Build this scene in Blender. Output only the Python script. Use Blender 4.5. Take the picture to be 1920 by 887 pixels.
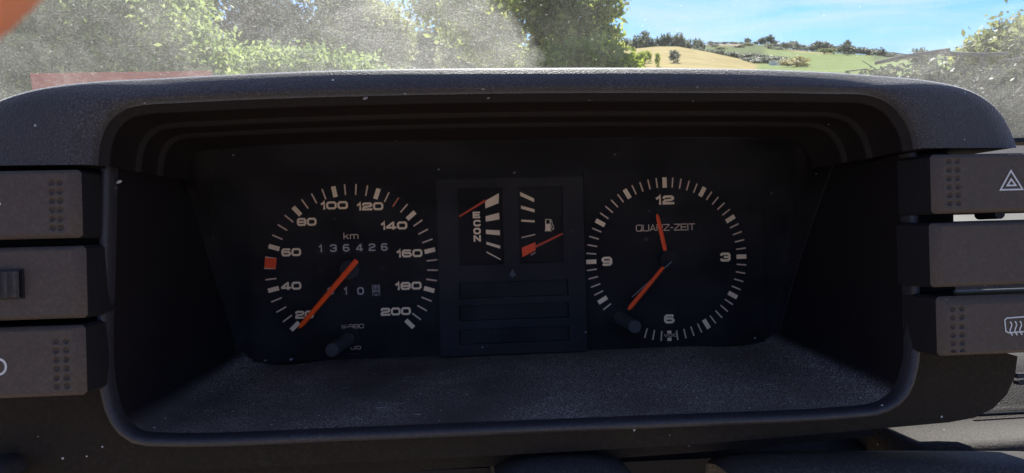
import bpy, bmesh, math, random
import numpy as np
from mathutils import Matrix, Vector, geometry
random.seed(7); rng = np.random.default_rng(7)
for o in list(bpy.data.objects): bpy.data.objects.remove(o)
scene = bpy.context.scene
C = scene.collection
R = math.radians

# ------------------------------------------------------------------ camera, sky, sun, exposure
FOCAL = 1350.0; PITCH = R(14.0); YAW = R(4.5); ROLL = R(1.55)
CAM_D = Vector((-0.0335, -0.4085, 0.0))              # camera in the dash frame (x right, y into the dash, z up)
DASH = Matrix.Rotation(-PITCH, 4, 'X')               # dash frame -> world: the cluster leans back by PITCH
fwd = Vector((math.sin(YAW), math.cos(YAW), 0)); r0 = Vector((math.cos(YAW), -math.sin(YAW), 0)); u0 = Vector((0, 0, 1))
rgt = r0 * math.cos(ROLL) - u0 * math.sin(ROLL); upv = r0 * math.sin(ROLL) + u0 * math.cos(ROLL)
cam_data = bpy.data.cameras.new('camera'); cam = bpy.data.objects.new('camera', cam_data); C.objects.link(cam)
cm = Matrix((rgt, upv, -fwd)).transposed().to_4x4(); cm.translation = CAM_D
cam.matrix_world = DASH @ cm
cam_data.sensor_width = 36; cam_data.lens = FOCAL / 1920 * 36
cam_data.clip_start = 0.002; cam_data.clip_end = 5000
cam_data.dof.use_dof = True; cam_data.dof.focus_distance = 0.42; cam_data.dof.aperture_fstop = 46
scene.camera = cam
CAM_W = (DASH @ CAM_D)

SUN_EL, SUN_AZ = R(37), R(9)                       # azimuth from car forward (+Y), negative = to the left
world = bpy.data.worlds.new('World'); scene.world = world; world.use_nodes = True
nt = world.node_tree; nt.nodes.clear()
wo = nt.nodes.new('ShaderNodeOutputWorld'); bg = nt.nodes.new('ShaderNodeBackground'); sk = nt.nodes.new('ShaderNodeTexSky')
sk.sky_type = 'NISHITA'; sk.sun_disc = False; sk.sun_elevation = SUN_EL; sk.sun_rotation = SUN_AZ
sk.air_density = 1.0; sk.dust_density = 0.0; sk.ozone_density = 5.0
tc = nt.nodes.new('ShaderNodeTexCoord'); mp = nt.nodes.new('ShaderNodeMapping')
mp.inputs['Rotation'].default_value = (0, R(24), 0)
mp.inputs['Scale'].default_value = (2.2, 2.2, 13)
nz = nt.nodes.new('ShaderNodeTexNoise'); nz.inputs['Scale'].default_value = 1.7; nz.inputs['Detail'].default_value = 6; nz.inputs['Roughness'].default_value = 0.55
nz.inputs['Distortion'].default_value = 0.6
cr = nt.nodes.new('ShaderNodeMapRange'); cr.inputs[1].default_value = 0.43; cr.inputs[2].default_value = 0.70; cr.inputs[3].default_value = 0; cr.inputs[4].default_value = 0.85
mx = nt.nodes.new('ShaderNodeMixRGB'); mx.inputs[2].default_value = (3.0, 3.7, 4.5, 1)
nt.links.new(tc.outputs['Generated'], mp.inputs[0]); nt.links.new(mp.outputs[0], nz.inputs[0]); nt.links.new(nz.outputs[0], cr.inputs[0])
nt.links.new(cr.outputs[0], mx.inputs[0]); tn = nt.nodes.new('ShaderNodeMixRGB'); tn.blend_type = 'MULTIPLY'; tn.inputs[0].default_value = 1; tn.inputs[2].default_value = (0.205, 0.355, 0.69, 1)
nt.links.new(sk.outputs[0], tn.inputs[1]); nt.links.new(tn.outputs[0], mx.inputs[1]); nt.links.new(mx.outputs[0], bg.inputs[0])
bg.inputs[1].default_value = 0.10
nt.links.new(bg.outputs[0], wo.inputs[0])
sd = bpy.data.lights.new('sun', 'SUN'); sun = bpy.data.objects.new('sun', sd); C.objects.link(sun)
sd.energy = 4.1; sd.angle = R(0.53); sd.color = (1.0, 0.95, 0.87)
sdir = Vector((math.sin(SUN_AZ) * math.cos(SUN_EL), math.cos(SUN_AZ) * math.cos(SUN_EL), math.sin(SUN_EL)))
sun.rotation_euler = sdir.to_track_quat('Z', 'Y').to_euler()
vs = scene.view_settings; vs.view_transform = 'Standard'; vs.look = 'None'; vs.exposure = 1.3; vs.gamma = 1; vs.use_curve_mapping = False

# ------------------------------------------------------------------ helpers: pixels to positions
def ray(px, py):
    return fwd + rgt * ((px - 960) / FOCAL) + upv * ((443.5 - py) / FOCAL)
def P(px, py, y=0.0):                                # photo pixel -> dash-frame point on the plane at depth y
    d = ray(px, py); t = (y - CAM_D.y) / d.y
    return CAM_D + d * t
def W(px, py, dist):                                 # photo pixel -> world point at a horizontal range
    d = (DASH.to_3x3() @ ray(px, py)); h = math.hypot(d.x, d.y)
    return CAM_W + d * (dist / h)
def xz(px, py, y): p = P(px, py, y); return (p.x, p.z)

# ------------------------------------------------------------------ helpers: materials
MATS = {}
def nodes_of(m):
    m.use_nodes = True; n = m.node_tree; b = n.nodes['Principled BSDF']; return n, b
def plastic(name, col, rough=0.6, spec=0.3, dust=0.0, dustcol=(0.22, 0.22, 0.24), scale=900, bump=0.0, bscale=1400, speck=0.0, patch=25, sheen=0.0, plow=0.35):
    """grained plastic; dust = amount of settled dust, speck = amount of bright dust flecks"""
    m = bpy.data.materials.new(name); n, b = nodes_of(m); L = n.links.new; N = n.nodes.new
    b.inputs['Roughness'].default_value = rough; b.inputs['Specular IOR Level'].default_value = spec
    b.inputs['Sheen Weight'].default_value = sheen; b.inputs['Sheen Roughness'].default_value = 0.35
    t = N('ShaderNodeTexCoord'); src = t.outputs['Object']
    n1 = N('ShaderNodeTexNoise'); n1.inputs['Scale'].default_value = scale; n1.inputs['Detail'].default_value = 3; L(src, n1.inputs[0])
    n2 = N('ShaderNodeTexNoise'); n2.inputs['Scale'].default_value = patch; n2.inputs['Detail'].default_value = 5; L(src, n2.inputs[0])
    r1 = N('ShaderNodeMapRange'); r1.inputs[1].default_value = 0.45; r1.inputs[2].default_value = 0.75; L(n1.outputs[0], r1.inputs[0])
    r2 = N('ShaderNodeMapRange'); r2.inputs[1].default_value = 0.32; r2.inputs[2].default_value = 0.72; r2.inputs[3].default_value = plow; L(n2.outputs[0], r2.inputs[0])
    mu = N('ShaderNodeMath'); mu.operation = 'MULTIPLY'; L(r1.outputs[0], mu.inputs[0]); L(r2.outputs[0], mu.inputs[1])
    m2 = N('ShaderNodeMath'); m2.operation = 'MULTIPLY'; m2.inputs[1].default_value = dust; L(mu.outputs[0], m2.inputs[0])
    mix = N('ShaderNodeMixRGB'); mix.inputs[1].default_value = (*col, 1); mix.inputs[2].default_value = (*dustcol, 1); L(m2.outputs[0], mix.inputs[0])
    out = mix.outputs[0]
    if speck > 0:
        v = N('ShaderNodeTexVoronoi'); v.inputs['Scale'].default_value = 330; L(src, v.inputs[0])
        g = N('ShaderNodeMath'); g.operation = 'LESS_THAN'; g.inputs[1].default_value = 0.16; L(v.outputs['Distance'], g.inputs[0])
        sx = N('ShaderNodeSeparateColor'); L(v.outputs['Color'], sx.inputs[0])
        g2 = N('ShaderNodeMath'); g2.operation = 'LESS_THAN'; g2.inputs[1].default_value = speck; L(sx.outputs[0], g2.inputs[0])
        g3 = N('ShaderNodeMath'); g3.operation = 'MULTIPLY'; L(g.outputs[0], g3.inputs[0]); L(g2.outputs[0], g3.inputs[1])
        g4 = N('ShaderNodeMath'); g4.operation = 'MULTIPLY'; L(g3.outputs[0], g4.inputs[0]); L(sx.outputs[1], g4.inputs[1])
        mx2 = N('ShaderNodeMixRGB'); L(g4.outputs[0], mx2.inputs[0]); L(out, mx2.inputs[1]); mx2.inputs[2].default_value = (0.6, 0.58, 0.55, 1); out = mx2.outputs[0]
    L(out, b.inputs['Base Color'])
    if bump > 0:
        n3 = N('ShaderNodeTexNoise'); n3.inputs['Scale'].default_value = bscale; n3.inputs['Detail'].default_value = 2; L(src, n3.inputs[0])
        bp = N('ShaderNodeBump'); bp.inputs['Strength'].default_value = bump; bp.inputs['Distance'].default_value = 0.0006; L(n3.outputs[0], bp.inputs['Height']); L(bp.outputs[0], b.inputs['Normal'])
    return m
def flat(name, col, rough=0.6, spec=0.2, var=0.0, scale=300):
    m = bpy.data.materials.new(name); n, b = nodes_of(m); L = n.links.new; N = n.nodes.new
    b.inputs['Roughness'].default_value = rough; b.inputs['Specular IOR Level'].default_value = spec
    t = N('ShaderNodeTexCoord'); n1 = N('ShaderNodeTexNoise'); n1.inputs['Scale'].default_value = scale; n1.inputs['Detail'].default_value = 4; L(t.outputs['Object'], n1.inputs[0])
    mix = N('ShaderNodeMixRGB'); mix.inputs[1].default_value = (*[c * (1 - var) for c in col], 1); mix.inputs[2].default_value = (*[min(1, c * (1 + var)) for c in col], 1)
    L(n1.outputs[0], mix.inputs[0]); L(mix.outputs[0], b.inputs['Base Color'])
    return m
def leafmat(name, c1, c2, trans=0.45):
    m = bpy.data.materials.new(name); m.use_nodes = True; n = m.node_tree; n.nodes.clear(); L = n.links.new; N = n.nodes.new
    out = N('ShaderNodeOutputMaterial'); g = N('ShaderNodeNewGeometry'); mix = N('ShaderNodeMixRGB')
    mix.inputs[1].default_value = (*c1, 1); mix.inputs[2].default_value = (*c2, 1); L(g.outputs['Random Per Island'], mix.inputs[0])
    d = N('ShaderNodeBsdfPrincipled'); d.inputs['Roughness'].default_value = 0.55; d.inputs['Specular IOR Level'].default_value = 0.3
    tr = N('ShaderNodeBsdfTranslucent'); ms = N('ShaderNodeMixShader'); ms.inputs[0].default_value = trans
    hs = N('ShaderNodeHueSaturation'); hs.inputs['Value'].default_value = 1.5; hs.inputs['Hue'].default_value = 0.485; L(mix.outputs[0], hs.inputs['Color'])
    L(mix.outputs[0], d.inputs['Base Color']); L(hs.outputs[0], tr.inputs[0]); L(d.outputs[0], ms.inputs[1]); L(tr.outputs[0], ms.inputs[2]); L(ms.outputs[0], out.inputs[0])
    return m

M = {}
M['hood'] = plastic('hood_plastic', (0.030, 0.0258, 0.0262), 0.55, 0.28, dust=0.8, dustcol=(0.14, 0.119, 0.117), scale=1500, bump=0.55, bscale=1900, speck=0.05, sheen=1.0)
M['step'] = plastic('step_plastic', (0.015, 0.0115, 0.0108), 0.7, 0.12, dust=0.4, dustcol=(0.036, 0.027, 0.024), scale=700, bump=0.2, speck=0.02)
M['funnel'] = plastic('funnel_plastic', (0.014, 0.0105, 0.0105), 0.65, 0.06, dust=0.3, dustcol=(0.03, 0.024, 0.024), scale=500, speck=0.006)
M['floor'] = plastic('floor_plastic', (0.090, 0.070, 0.062), 0.8, 0.1, dust=1.0, dustcol=(0.80, 0.66, 0.58), scale=1300, bump=0.3, bscale=1800, speck=0.22, patch=17, plow=0.02)
fm = M['floor']; n_, b_ = fm.node_tree, fm.node_tree.nodes['Principled BSDF']
ge = n_.nodes.new('ShaderNodeNewGeometry'); sz = n_.nodes.new('ShaderNodeVectorMath'); sz.operation = 'DOT_PRODUCT'; sz.inputs[1].default_value = (0, 0, 1); n_.links.new(ge.outputs['Normal'], sz.inputs[0])
ab = n_.nodes.new('ShaderNodeMath'); ab.operation = 'ABSOLUTE'; n_.links.new(sz.outputs['Value'], ab.inputs[0])
fr_ = n_.nodes.new('ShaderNodeMapRange'); fr_.interpolation_type = 'SMOOTHSTEP'; fr_.inputs[1].default_value = 0.45; fr_.inputs[2].default_value = 0.93; n_.links.new(ab.outputs[0], fr_.inputs[0])
fx_ = n_.nodes.new('ShaderNodeMixRGB'); fx_.inputs[1].default_value = (0.013, 0.0098, 0.0105, 1); src_ = b_.inputs['Base Color'].links[0].from_socket
n_.links.new(fr_.outputs[0], fx_.inputs[0]); n_.links.new(src_, fx_.inputs[2]); n_.links.new(fx_.outputs[0], b_.inputs['Base Color'])   # dust lies on upward faces
M['plate'] = plastic('plate_plastic', (0.023, 0.0168, 0.0118), 0.7, 0.10, dust=0.5, dustcol=(0.052, 0.038, 0.027), scale=650, bump=0.35, speck=0.03)
M['rim'] = plastic('rim_plastic', (0.028, 0.025, 0.028), 0.45, 0.35, dust=0.4, dustcol=(0.11, 0.10, 0.11), scale=900, bump=0.1, speck=0.04)
M['switch'] = plastic('switch_plastic', (0.074, 0.055, 0.044), 0.6, 0.20, dust=0.5, dustcol=(0.132, 0.10, 0.080), scale=750, bump=0.35, speck=0.03)
M['switch_side'] = plastic('switch_side_plastic', (0.016, 0.014, 0.015), 0.6, 0.2, dust=0.3, dustcol=(0.04, 0.036, 0.034), scale=700, bump=0.2, speck=0.01)
M['dial'] = plastic('dial_black', (0.0080, 0.0068, 0.0066), 0.8, 0.03, dust=0.3, dustcol=(0.013, 0.013, 0.015), scale=250, speck=0.004)
M['panel'] = plastic('panel_grey', (0.0165, 0.0142, 0.0148), 0.75, 0.06, dust=0.4, dustcol=(0.024, 0.022, 0.026), scale=500, bump=0.1, speck=0.006)
M['slot'] = plastic('slot_dark', (0.0118, 0.0102, 0.0106), 0.7, 0.05, dust=0.3, dustcol=(0.016, 0.015, 0.018), scale=500)
M['backing'] = plastic('backing_black', (0.0045, 0.0045, 0.0055), 0.8, 0.03)
M['cream'] = flat('cream_print', (0.98, 0.66, 0.39), 0.7, 0.1, 0.10, 160)
M['cream_dim'] = flat('cream_print_thin', (0.74, 0.50, 0.33), 0.7, 0.1, 0.10, 160)
M['white_digit'] = flat('digit_print', (0.50, 0.41, 0.34), 0.6, 0.1, 0.12, 200)
M['orange'] = flat('orange_paint', (0.90, 0.07, 0.006), 0.5, 0.2, 0.06, 200)
M['needle'] = flat('needle_orange', (1.0, 0.080, 0.003), 0.45, 0.2, 0.05, 300)
M['needle_dull'] = flat('pointer_red_orange', (0.62, 0.07, 0.028), 0.5, 0.2, 0.05, 300)
M['orange_dim'] = flat('orange_tick_paint', (0.60, 0.17, 0.08), 0.6, 0.1, 0.05)
M['steel'] = flat('thin_steel', (0.35, 0.33, 0.32), 0.4, 0.5, 0.05)
M['drum'] = plastic('drum_black', (0.0125, 0.0112, 0.0115), 0.7, 0.05)
M['drum_white'] = flat('drum_white', (0.24, 0.20, 0.17), 0.6, 0.1, 0.1)
M['print_dark'] = flat('dark_print', (0.02, 0.02, 0.02))
M['hub'] = plastic('hub_grey', (0.030, 0.026, 0.026), 0.6, 0.1, dust=0.4, dustcol=(0.045, 0.045, 0.05), scale=400)
M['knob'] = plastic('knob_grey', (0.050, 0.043, 0.041), 0.6, 0.15, dust=0.6, dustcol=(0.11, 0.095, 0.09), scale=900, bump=0.2)
M['symbol'] = flat('symbol_print', (0.58, 0.56, 0.53), 0.6, 0.1, 0.08)
M['arrow'] = flat('arrow_relief', (0.07, 0.07, 0.075), 0.6, 0.1, 0.05)
M['dash'] = plastic('dash_vinyl', (0.036, 0.030, 0.027), 0.65, 0.2, dust=0.7, dustcol=(0.15, 0.125, 0.112), scale=900, bump=0.4, speck=0.05)
M['cover'] = plastic('cover_plastic', (0.026, 0.023, 0.024), 0.7, 0.15, dust=0.6, dustcol=(0.10, 0.09, 0.09), scale=1000, bump=0.3, speck=0.08)
M['dashdark'] = plastic('dash_vinyl_dark', (0.018, 0.016, 0.016), 0.7, 0.15, dust=0.4, dustcol=(0.05, 0.045, 0.045), scale=700, bump=0.3)
M['seal'] = flat('rubber_seal', (0.012, 0.012, 0.012), 0.6, 0.2, 0.2)
M['gap_fill'] = flat('gap_fill', (0.26, 0.24, 0.20), 0.8, 0.1, 0.06, 40)

# ------------------------------------------------------------------ helpers: objects and meshes
def link_mesh(name, verts, faces, mat, parent=None, smooth=False):
    me = bpy.data.meshes.new(name); me.from_pydata([tuple(v) for v in verts], [], faces); me.update()
    if mat: me.materials.append(mat)
    if smooth: me.polygons.foreach_set('use_smooth', [True] * len(me.polygons))
    o = bpy.data.objects.new(name, me); C.objects.link(o); o.parent = parent
    return o
def tag(o, label=None, cat=None, group=None, kind=None):
    if label: o['label'] = label
    if cat: o['category'] = cat
    if group: o['group'] = group
    if kind: o['kind'] = kind
    return o
def thing(name, label, cat, group=None, origin=(0, 0, 0)):       # an Empty that carries its parts; local axes = dash axes
    o = bpy.data.objects.new(name, None); o.empty_display_size = 0.02; C.objects.link(o)
    o.matrix_world = DASH @ Matrix.Translation(origin)
    tag(o, label, cat, group); return o
class MB:
    def __init__(s, org=(0, 0, 0)): s.v = []; s.f = []; s.o = Vector(org)
    def add(s, vs, fs):
        k = len(s.v); s.v += [Vector(v) - s.o for v in vs]; s.f += [tuple(i + k for i in f) for f in fs]
    def quad(s, a, b, c, d): s.add([a, b, c, d], [(0, 1, 2, 3)])
    def loft(s, loops, closed=False):
        n = len(loops[0]); vs = [p for l in loops for p in l]; fs = []
        for i in range(len(loops) - 1):
            for j in range(n if closed else n - 1):
                a = i * n + j; b = i * n + (j + 1) % n; fs.append((a, b, b + n, a + n))
        s.add(vs, fs)
    def ngon(s, pts): s.add(pts, [tuple(range(len(pts)))])
    def disc(s, c, r, y, n=32, ry=None):
        s.ngon([(c[0] + r * math.cos(2 * math.pi * k / n), y, c[1] + (ry or r) * math.sin(2 * math.pi * k / n)) for k in range(n)])
    def box(s, x0, x1, y0, y1, z0, z1):
        s.add([(x, y, z) for x in (x0, x1) for y in (y0, y1) for z in (z0, z1)], [(0, 1, 3, 2), (4, 6, 7, 5), (0, 4, 5, 1), (2, 3, 7, 6), (0, 2, 6, 4), (1, 5, 7, 3)])
    def tube(s, pts, radii, n=8, cap=True):
        pts = [Vector(p) for p in pts]; loops = []
        for i, p in enumerate(pts):
            d = (pts[min(i + 1, len(pts) - 1)] - pts[max(i - 1, 0)]).normalized()
            a = d.orthogonal().normalized() if i == 0 else (pa - d * pa.dot(d)).normalized()
            pa = a; b = d.cross(a)
            loops.append([p + (a * math.cos(2 * math.pi * k / n) + b * math.sin(2 * math.pi * k / n)) * radii[i] for k in range(n)])
        s.loft(loops, True)
        if cap: s.ngon(loops[0][::-1]); s.ngon(loops[-1])
    def poly_holes(s, outer, holes, y):
        polys = [[Vector((p[0], p[1], 0)) for p in outer]] + [[Vector((p[0], p[1], 0)) for p in h] for h in holes]
        tris = geometry.tessellate_polygon(polys); flatp = [p for q in polys for p in q]
        s.add([(p.x, y, p.y) for p in flatp], [tuple(t) for t in tris])
    def build(s, name, mat, parent=None, smooth=False): return link_mesh(name, s.v, s.f, mat, parent, smooth)
def catmull(pts, n):
    """smooth resample of a 2D/3D polyline to n points, even in arc length"""
    p = np.array(pts, float); q = []
    for i in range(len(p) - 1):
        a, b, c, d = p[max(i - 1, 0)], p[i], p[i + 1], p[min(i + 2, len(p) - 1)]
        l0 = max(np.linalg.norm(b - a), 1e-9); l1 = max(np.linalg.norm(c - b), 1e-9); l2 = max(np.linalg.norm(d - c), 1e-9)
        m1 = ((b - a) / l0 + (c - b) / l1) * 0.5 * l1 if i > 0 else (c - b); m2 = ((c - b) / l1 + (d - c) / l2) * 0.5 * l1 if i < len(p) - 2 else (c - b)
        for t in np.linspace(0, 1, 12, endpoint=False):
            q.append((2*t**3 - 3*t**2 + 1) * b + (t**3 - 2*t**2 + t) * m1 + (-2*t**3 + 3*t**2) * c + (t**3 - t**2) * m2)
    q.append(p[-1]); q = np.array(q); s = np.r_[0, np.cumsum(np.linalg.norm(np.diff(q, axis=0), axis=1))]
    return np.stack([np.interp(np.linspace(0, s[-1], n), s, q[:, k]) for k in range(q.shape[1])], 1)
def inset2d(pts, d):
    p = np.array(pts); t = np.gradient(p, axis=0); t /= np.linalg.norm(t, axis=1)[:, None] + 1e-12
    nrm = np.stack([t[:, 1], -t[:, 0]], 1)            # right of travel
    return p + nrm * d
def lay(p2, y): return [(a, y, b) for a, b in p2]

# --- lettering: an extended square face drawn as ribbons
def ribbon(mb, pts, t, y, closed=False):
    p = [Vector((a, b)) for a, b in pts]; n = len(p); Lf = []; Rt = []
    for i in range(n):
        d1 = (p[i] - p[i - 1]) if (i > 0 or closed) else None; d2 = (p[(i + 1) % n] - p[i]) if (i < n - 1 or closed) else None
        d1 = (d1 or d2).normalized(); d2 = (d2 or d1).normalized()
        n1 = Vector((-d1.y, d1.x)); n2 = Vector((-d2.y, d2.x)); m = (n1 + n2); m = m.normalized() if m.length > 1e-6 else n1
        k = min(1 / max(m.dot(n1), 0.3), 2.2) * t / 2
        Lf.append(p[i] + m * k); Rt.append(p[i] - m * k)
    for i in range(n if closed else n - 1):
        j = (i + 1) % n
        mb.quad((Lf[i].x, y, Lf[i].y), (Rt[i].x, y, Rt[i].y), (Rt[j].x, y, Rt[j].y), (Lf[j].x, y, Lf[j].y))
def glyph(ch, t, w=1.3):
    """strokes (points, closed) in a cell w wide and 1 high"""
    x0, x1, y0, y1, ym = t / 2, w - t / 2, t / 2, 1 - t / 2, 0.5; c = 0.17; xm = w / 2
    rr = [(x0 + c, y0), (x1 - c, y0), (x1, y0 + c), (x1, y1 - c), (x1 - c, y1), (x0 + c, y1), (x0, y1 - c), (x0, y0 + c)]
    six = [(x1, y1 - .10), (x1 - .12, y1), (x0 + c, y1), (x0, y1 - c), (x0, y0 + c), (x0 + c, y0), (x1 - c, y0), (x1, y0 + .14), (x1, ym - .12), (x1 - .14, ym + .04), (x0 + t / 2, ym + .04)]
    if ch in '0O': return [(rr, True)], w
    if ch == '1': k = max(t * 2.1, 0.38); return [([(k - t / 2, 0), (k - t / 2, 1 - t * .35), (k - t / 2 - .02, 1 - t * .5), (0.02, 1 - t * .5 - .24)], False)], k + 0.03
    if ch == '2': return [([(x0, y1 - .24), (x0 + .02, y1 - .08), (x0 + .14, y1), (x1 - .14, y1), (x1, y1 - .13), (x1, ym + .14), (x1 - .14, ym + .02), (x0 + .15, ym - .06), (x0, y0 + .18), (x0, y0)], False), ([(x0 - t / 2, y0), (w, y0)], False)], w
    if ch == '3': return [([(x0, y1 - .22), (x0 + .02, y1 - .07), (x0 + .14, y1), (x1 - .14, y1), (x1, y1 - .13), (x1, y0 + .13), (x1 - .14, y0), (x0 + .14, y0), (x0 + .02, y0 + .07), (x0, y0 + .22)], False), ([(x0 + .3, ym), (x1 - t / 2, ym)], False)], w
    if ch == '4': q = w * .70; return [([(q, 0), (q, y1), (q - .05, y1), (x0, .34), (x0, .29)], False), ([(0, .26), (w, .26)], False)], w
    if ch == '6': return [(six, False)], w
    if ch == '9': return [([(w - a, 1 - b) for a, b in six], False)], w
    if ch == '8': return [(rr, True), ([(x0 + t / 2, ym), (x1 - t / 2, ym)], False)], w
    if ch == '5': return [([(x1, y1), (x0, y1), (x0, ym + .06), (x1 - .14, ym + .06), (x1, ym - .08), (x1, y0 + .14), (x1 - .14, y0), (x0, y0)], False)], w
    if ch == '7': return [([(0, y1), (x1, y1), (x1, y1 - .1), (xm - .1, 0)], False)], w
    if ch == 'Q': return [(rr, True), ([(x1 - .28, .30), (w + .02, 0)], False)], w
    if ch == 'U': return [([(x0, 1), (x0, y0 + c), (x0 + c, y0), (x1 - c, y0), (x1, y0 + c), (x1, 1)], False)], w
    if ch == 'A': return [([(0 + t / 2, 0), (xm, y1), (w - t / 2, 0)], False), ([(.26, .28), (w - .26, .28)], False)], w
    if ch == 'R': return [([(x0, 0), (x0, y1), (x1 - .12, y1), (x1, y1 - .12), (x1, ym + .08), (x1 - .12, ym - .04), (x0 + t / 2, ym - .04)], False), ([(x1 - .34, ym - .04), (x1, 0)], False)], w
    if ch == 'Z': return [([(0, y1), (x1, y1), (x1, y1 - .04), (x0, y0 + .04), (x0, y0), (w, y0)], False)], w
    if ch == '-': return [([(0, .45), (.62, .45)], False)], .62
    if ch == 'E': return [([(w, y1), (x0, y1), (x0, y0), (w, y0)], False), ([(x0 + t / 2, ym), (w * .92, ym)], False)], w
    if ch == 'I': return [([(t / 2, 0), (t / 2, 1)], False)], t
    if ch == 'T': return [([(0, y1), (w, y1)], False), ([(xm, 0), (xm, y1 - t / 2)], False)], w
    if ch == 'C': return [([(x1, y1 - .22), (x1, y1 - .1), (x1 - .1, y1), (x0 + c, y1), (x0, y1 - c), (x0, y0 + c), (x0 + c, y0), (x1 - .1, y0), (x1, y0 + .1), (x1, y0 + .22)], False)], w
    if ch == 'N': return [([(x0, 0), (x0, 1)], False), ([(x0, 1 - t * .3), (x1, t * .3)], False), ([(x1, 0), (x1, 1)], False)], w
    if ch == 'W': return [([(t / 2, 1), (w * .27, 0.03), (xm, .85), (w * .73, 0.03), (w - t / 2, 1)], False)], w
    if ch == 'V': return [([(t / 2, 1), (xm, t * .4), (w - t / 2, 1)], False)], w
    if ch == 'D': return [([(x0, y0), (x1 - c, y0), (x1, y0 + c), (x1, y1 - c), (x1 - c, y1), (x0, y1)], True)], w
    if ch == 'k': return [([(x0, 0), (x0, 1.0)], False), ([(.75, .68), (x0 + t / 2, .34)], False), ([(.3, .44), (.8, 0)], False)], .85
    if ch == 'm': return [([(x0, 0), (x0, .70)], False), ([(x0, .66), (1.18, .66), (1.28, .56), (1.28, 0)], False), ([(.66, 0), (.66, .62)], False)], 1.34
    if ch == '*': return [([(.1, .28), (.35, .52)], False), ([(.1, .52), (.35, .28)], False)], .45
    return [], .5
def text(mb, s, cx, cz, h, t, y, w=1.3, gap=0.16, total=None, shear=0.0):
    gl = [glyph(ch, t, w) for ch in s]; W0 = sum(g[1] for g in gl) + gap * (len(s) - 1)
    sx = h if total is None else total / W0
    x = cx - W0 * sx / 2
    for strokes, gw in gl:
        for k, (pts, cl) in enumerate(strokes):
            q = [(x + (a * sx), cz + (b - .5) * h) for a, b in pts]
            ribbon(mb, q, t * h, y - k * 0.00002, cl)
        x += (gw + gap) * sx

# ================================================================== the instrument binnacle (dash frame)
YH, YR, YB, YF = -0.130, -0.116, -0.110, -0.132      # hood face, rim lip, bezel plate, switch faces
binn = thing('instrument_binnacle', 'dusty black plastic instrument binnacle with arched hood around the gauges', 'binnacle', origin=(0, 0, -0.09))
BO = (0, 0, -0.09)
inner_px = [(176, 309), (177, 285), (186, 247), (203, 220), (228, 202), (262, 194), (330, 190), (480, 183), (640, 178), (960, 172), (1280, 171), (1560, 173), (1640, 177), (1676, 192), (1702, 220), (1717, 252), (1722, 279)]
outer_px = [(-88, 312), (-78, 270), (-52, 226), (-8, 194), (60, 170), (150, 156), (300, 147), (480, 138), (640, 132), (960, 128), (1280, 128), (1500, 133), (1640, 142), (1755, 154), (1818, 171), (1858, 197), (1884, 232), (1898, 264), (1902, 277)]
NA = 110
I0 = catmull([xz(a, b, YH) for a, b in inner_px], NA)
O0 = catmull([xz(a, b, YH + 0.0075) for a, b in outer_px], NA)
O_in = inset2d(O0, 0.0014)
def lerp2(a, b, t): return a * (1 - t) + b * t
mb = MB(BO)
loops = [lay(I0, YH + 0.004), lay(inset2d(I0, -0.0006), YH + 0.0012), lay(inset2d(I0, -0.0018), YH)]
loops += [lay(lerp2(inset2d(I0, -0.0018), O_in, t), YH + 0.0048 * t ** 1.15 - 0.0004 * math.sin(math.pi * t)) for t in (0.2, 0.4, 0.6, 0.8, 1.0)]
for a in (48, 56, 64, 72, 80, 90):
    loops.append(lay(inset2d(O0, 0.0014 * (1 - math.sin(R(a))) / (1 - math.sin(R(40)))), YH + 0.0048 + 0.003 * (math.cos(R(40)) - math.cos(R(a))) / math.cos(R(40))))
loops += [lay(inset2d(O0, -0.002), -0.09), lay(inset2d(O0, -0.003), -0.03), lay(inset2d(O0, 0.003), 0.05), lay(inset2d(O0, 0.02), 0.09)]
mb.loft(loops)
mb.build('hood', M['hood'], binn, True)
for e in (0, -1):
    mb = MB(BO); mb.ngon([l[e] for l in loops]); mb.build('hood_end', M['funnel'], binn)  # end caps in darker plastic: shade of the gap put into colour
# stepped underside of the hood: riser, tread, riser, tread ...
def arch(d, y): return lay(inset2d(I0, d), y)
st = [(d_, YH + y_) for d_, y_ in [(0, .0035), (.0006, .0045), (.0026, .0052), (.0030, .0062), (.0027, .0080), (.0027, .0260), (.0032, .0272), (.0038, .0276), (.0046, .0282), (.0050, .0292), (.0047, .0310), (.0047, .0425),
      (.0051, .0442), (.0056, .0446), (.0064, .0454), (.0068, .0464), (.0066, .0490), (.0070, .0560), (.0088, .0700)]]
groups = [('hood_step', 0, 6), ('hood_step', 6, 12), ('hood_step', 12, 18)]
for nm, a, b in groups:
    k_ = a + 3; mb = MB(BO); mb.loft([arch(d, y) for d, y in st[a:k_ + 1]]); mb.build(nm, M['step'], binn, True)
    mb = MB(BO); mb.loft([arch(d, y) for d, y in st[k_:b + 1]]); mb.build('hood_channel', M['funnel'], binn, True)  # treads take the darker plastic, painting the shade under each step
# ceiling and upper walls behind the steps
mb = MB(BO); last = arch(*st[18])
back_arch = catmull([xz(a, b, 0.004) for a, b in [(405, 420), (405, 330), (420, 285), (470, 262), (960, 250), (1430, 236), (1480, 258), (1492, 300), (1492, 400)]], NA)
mb.loft([last, lay(lerp2(np.array([(p[0], p[2]) for p in last]), back_arch, .5), -0.03), lay(back_arch, 0.004)]); mb.build('ceiling', M['funnel'], binn, True)

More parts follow.
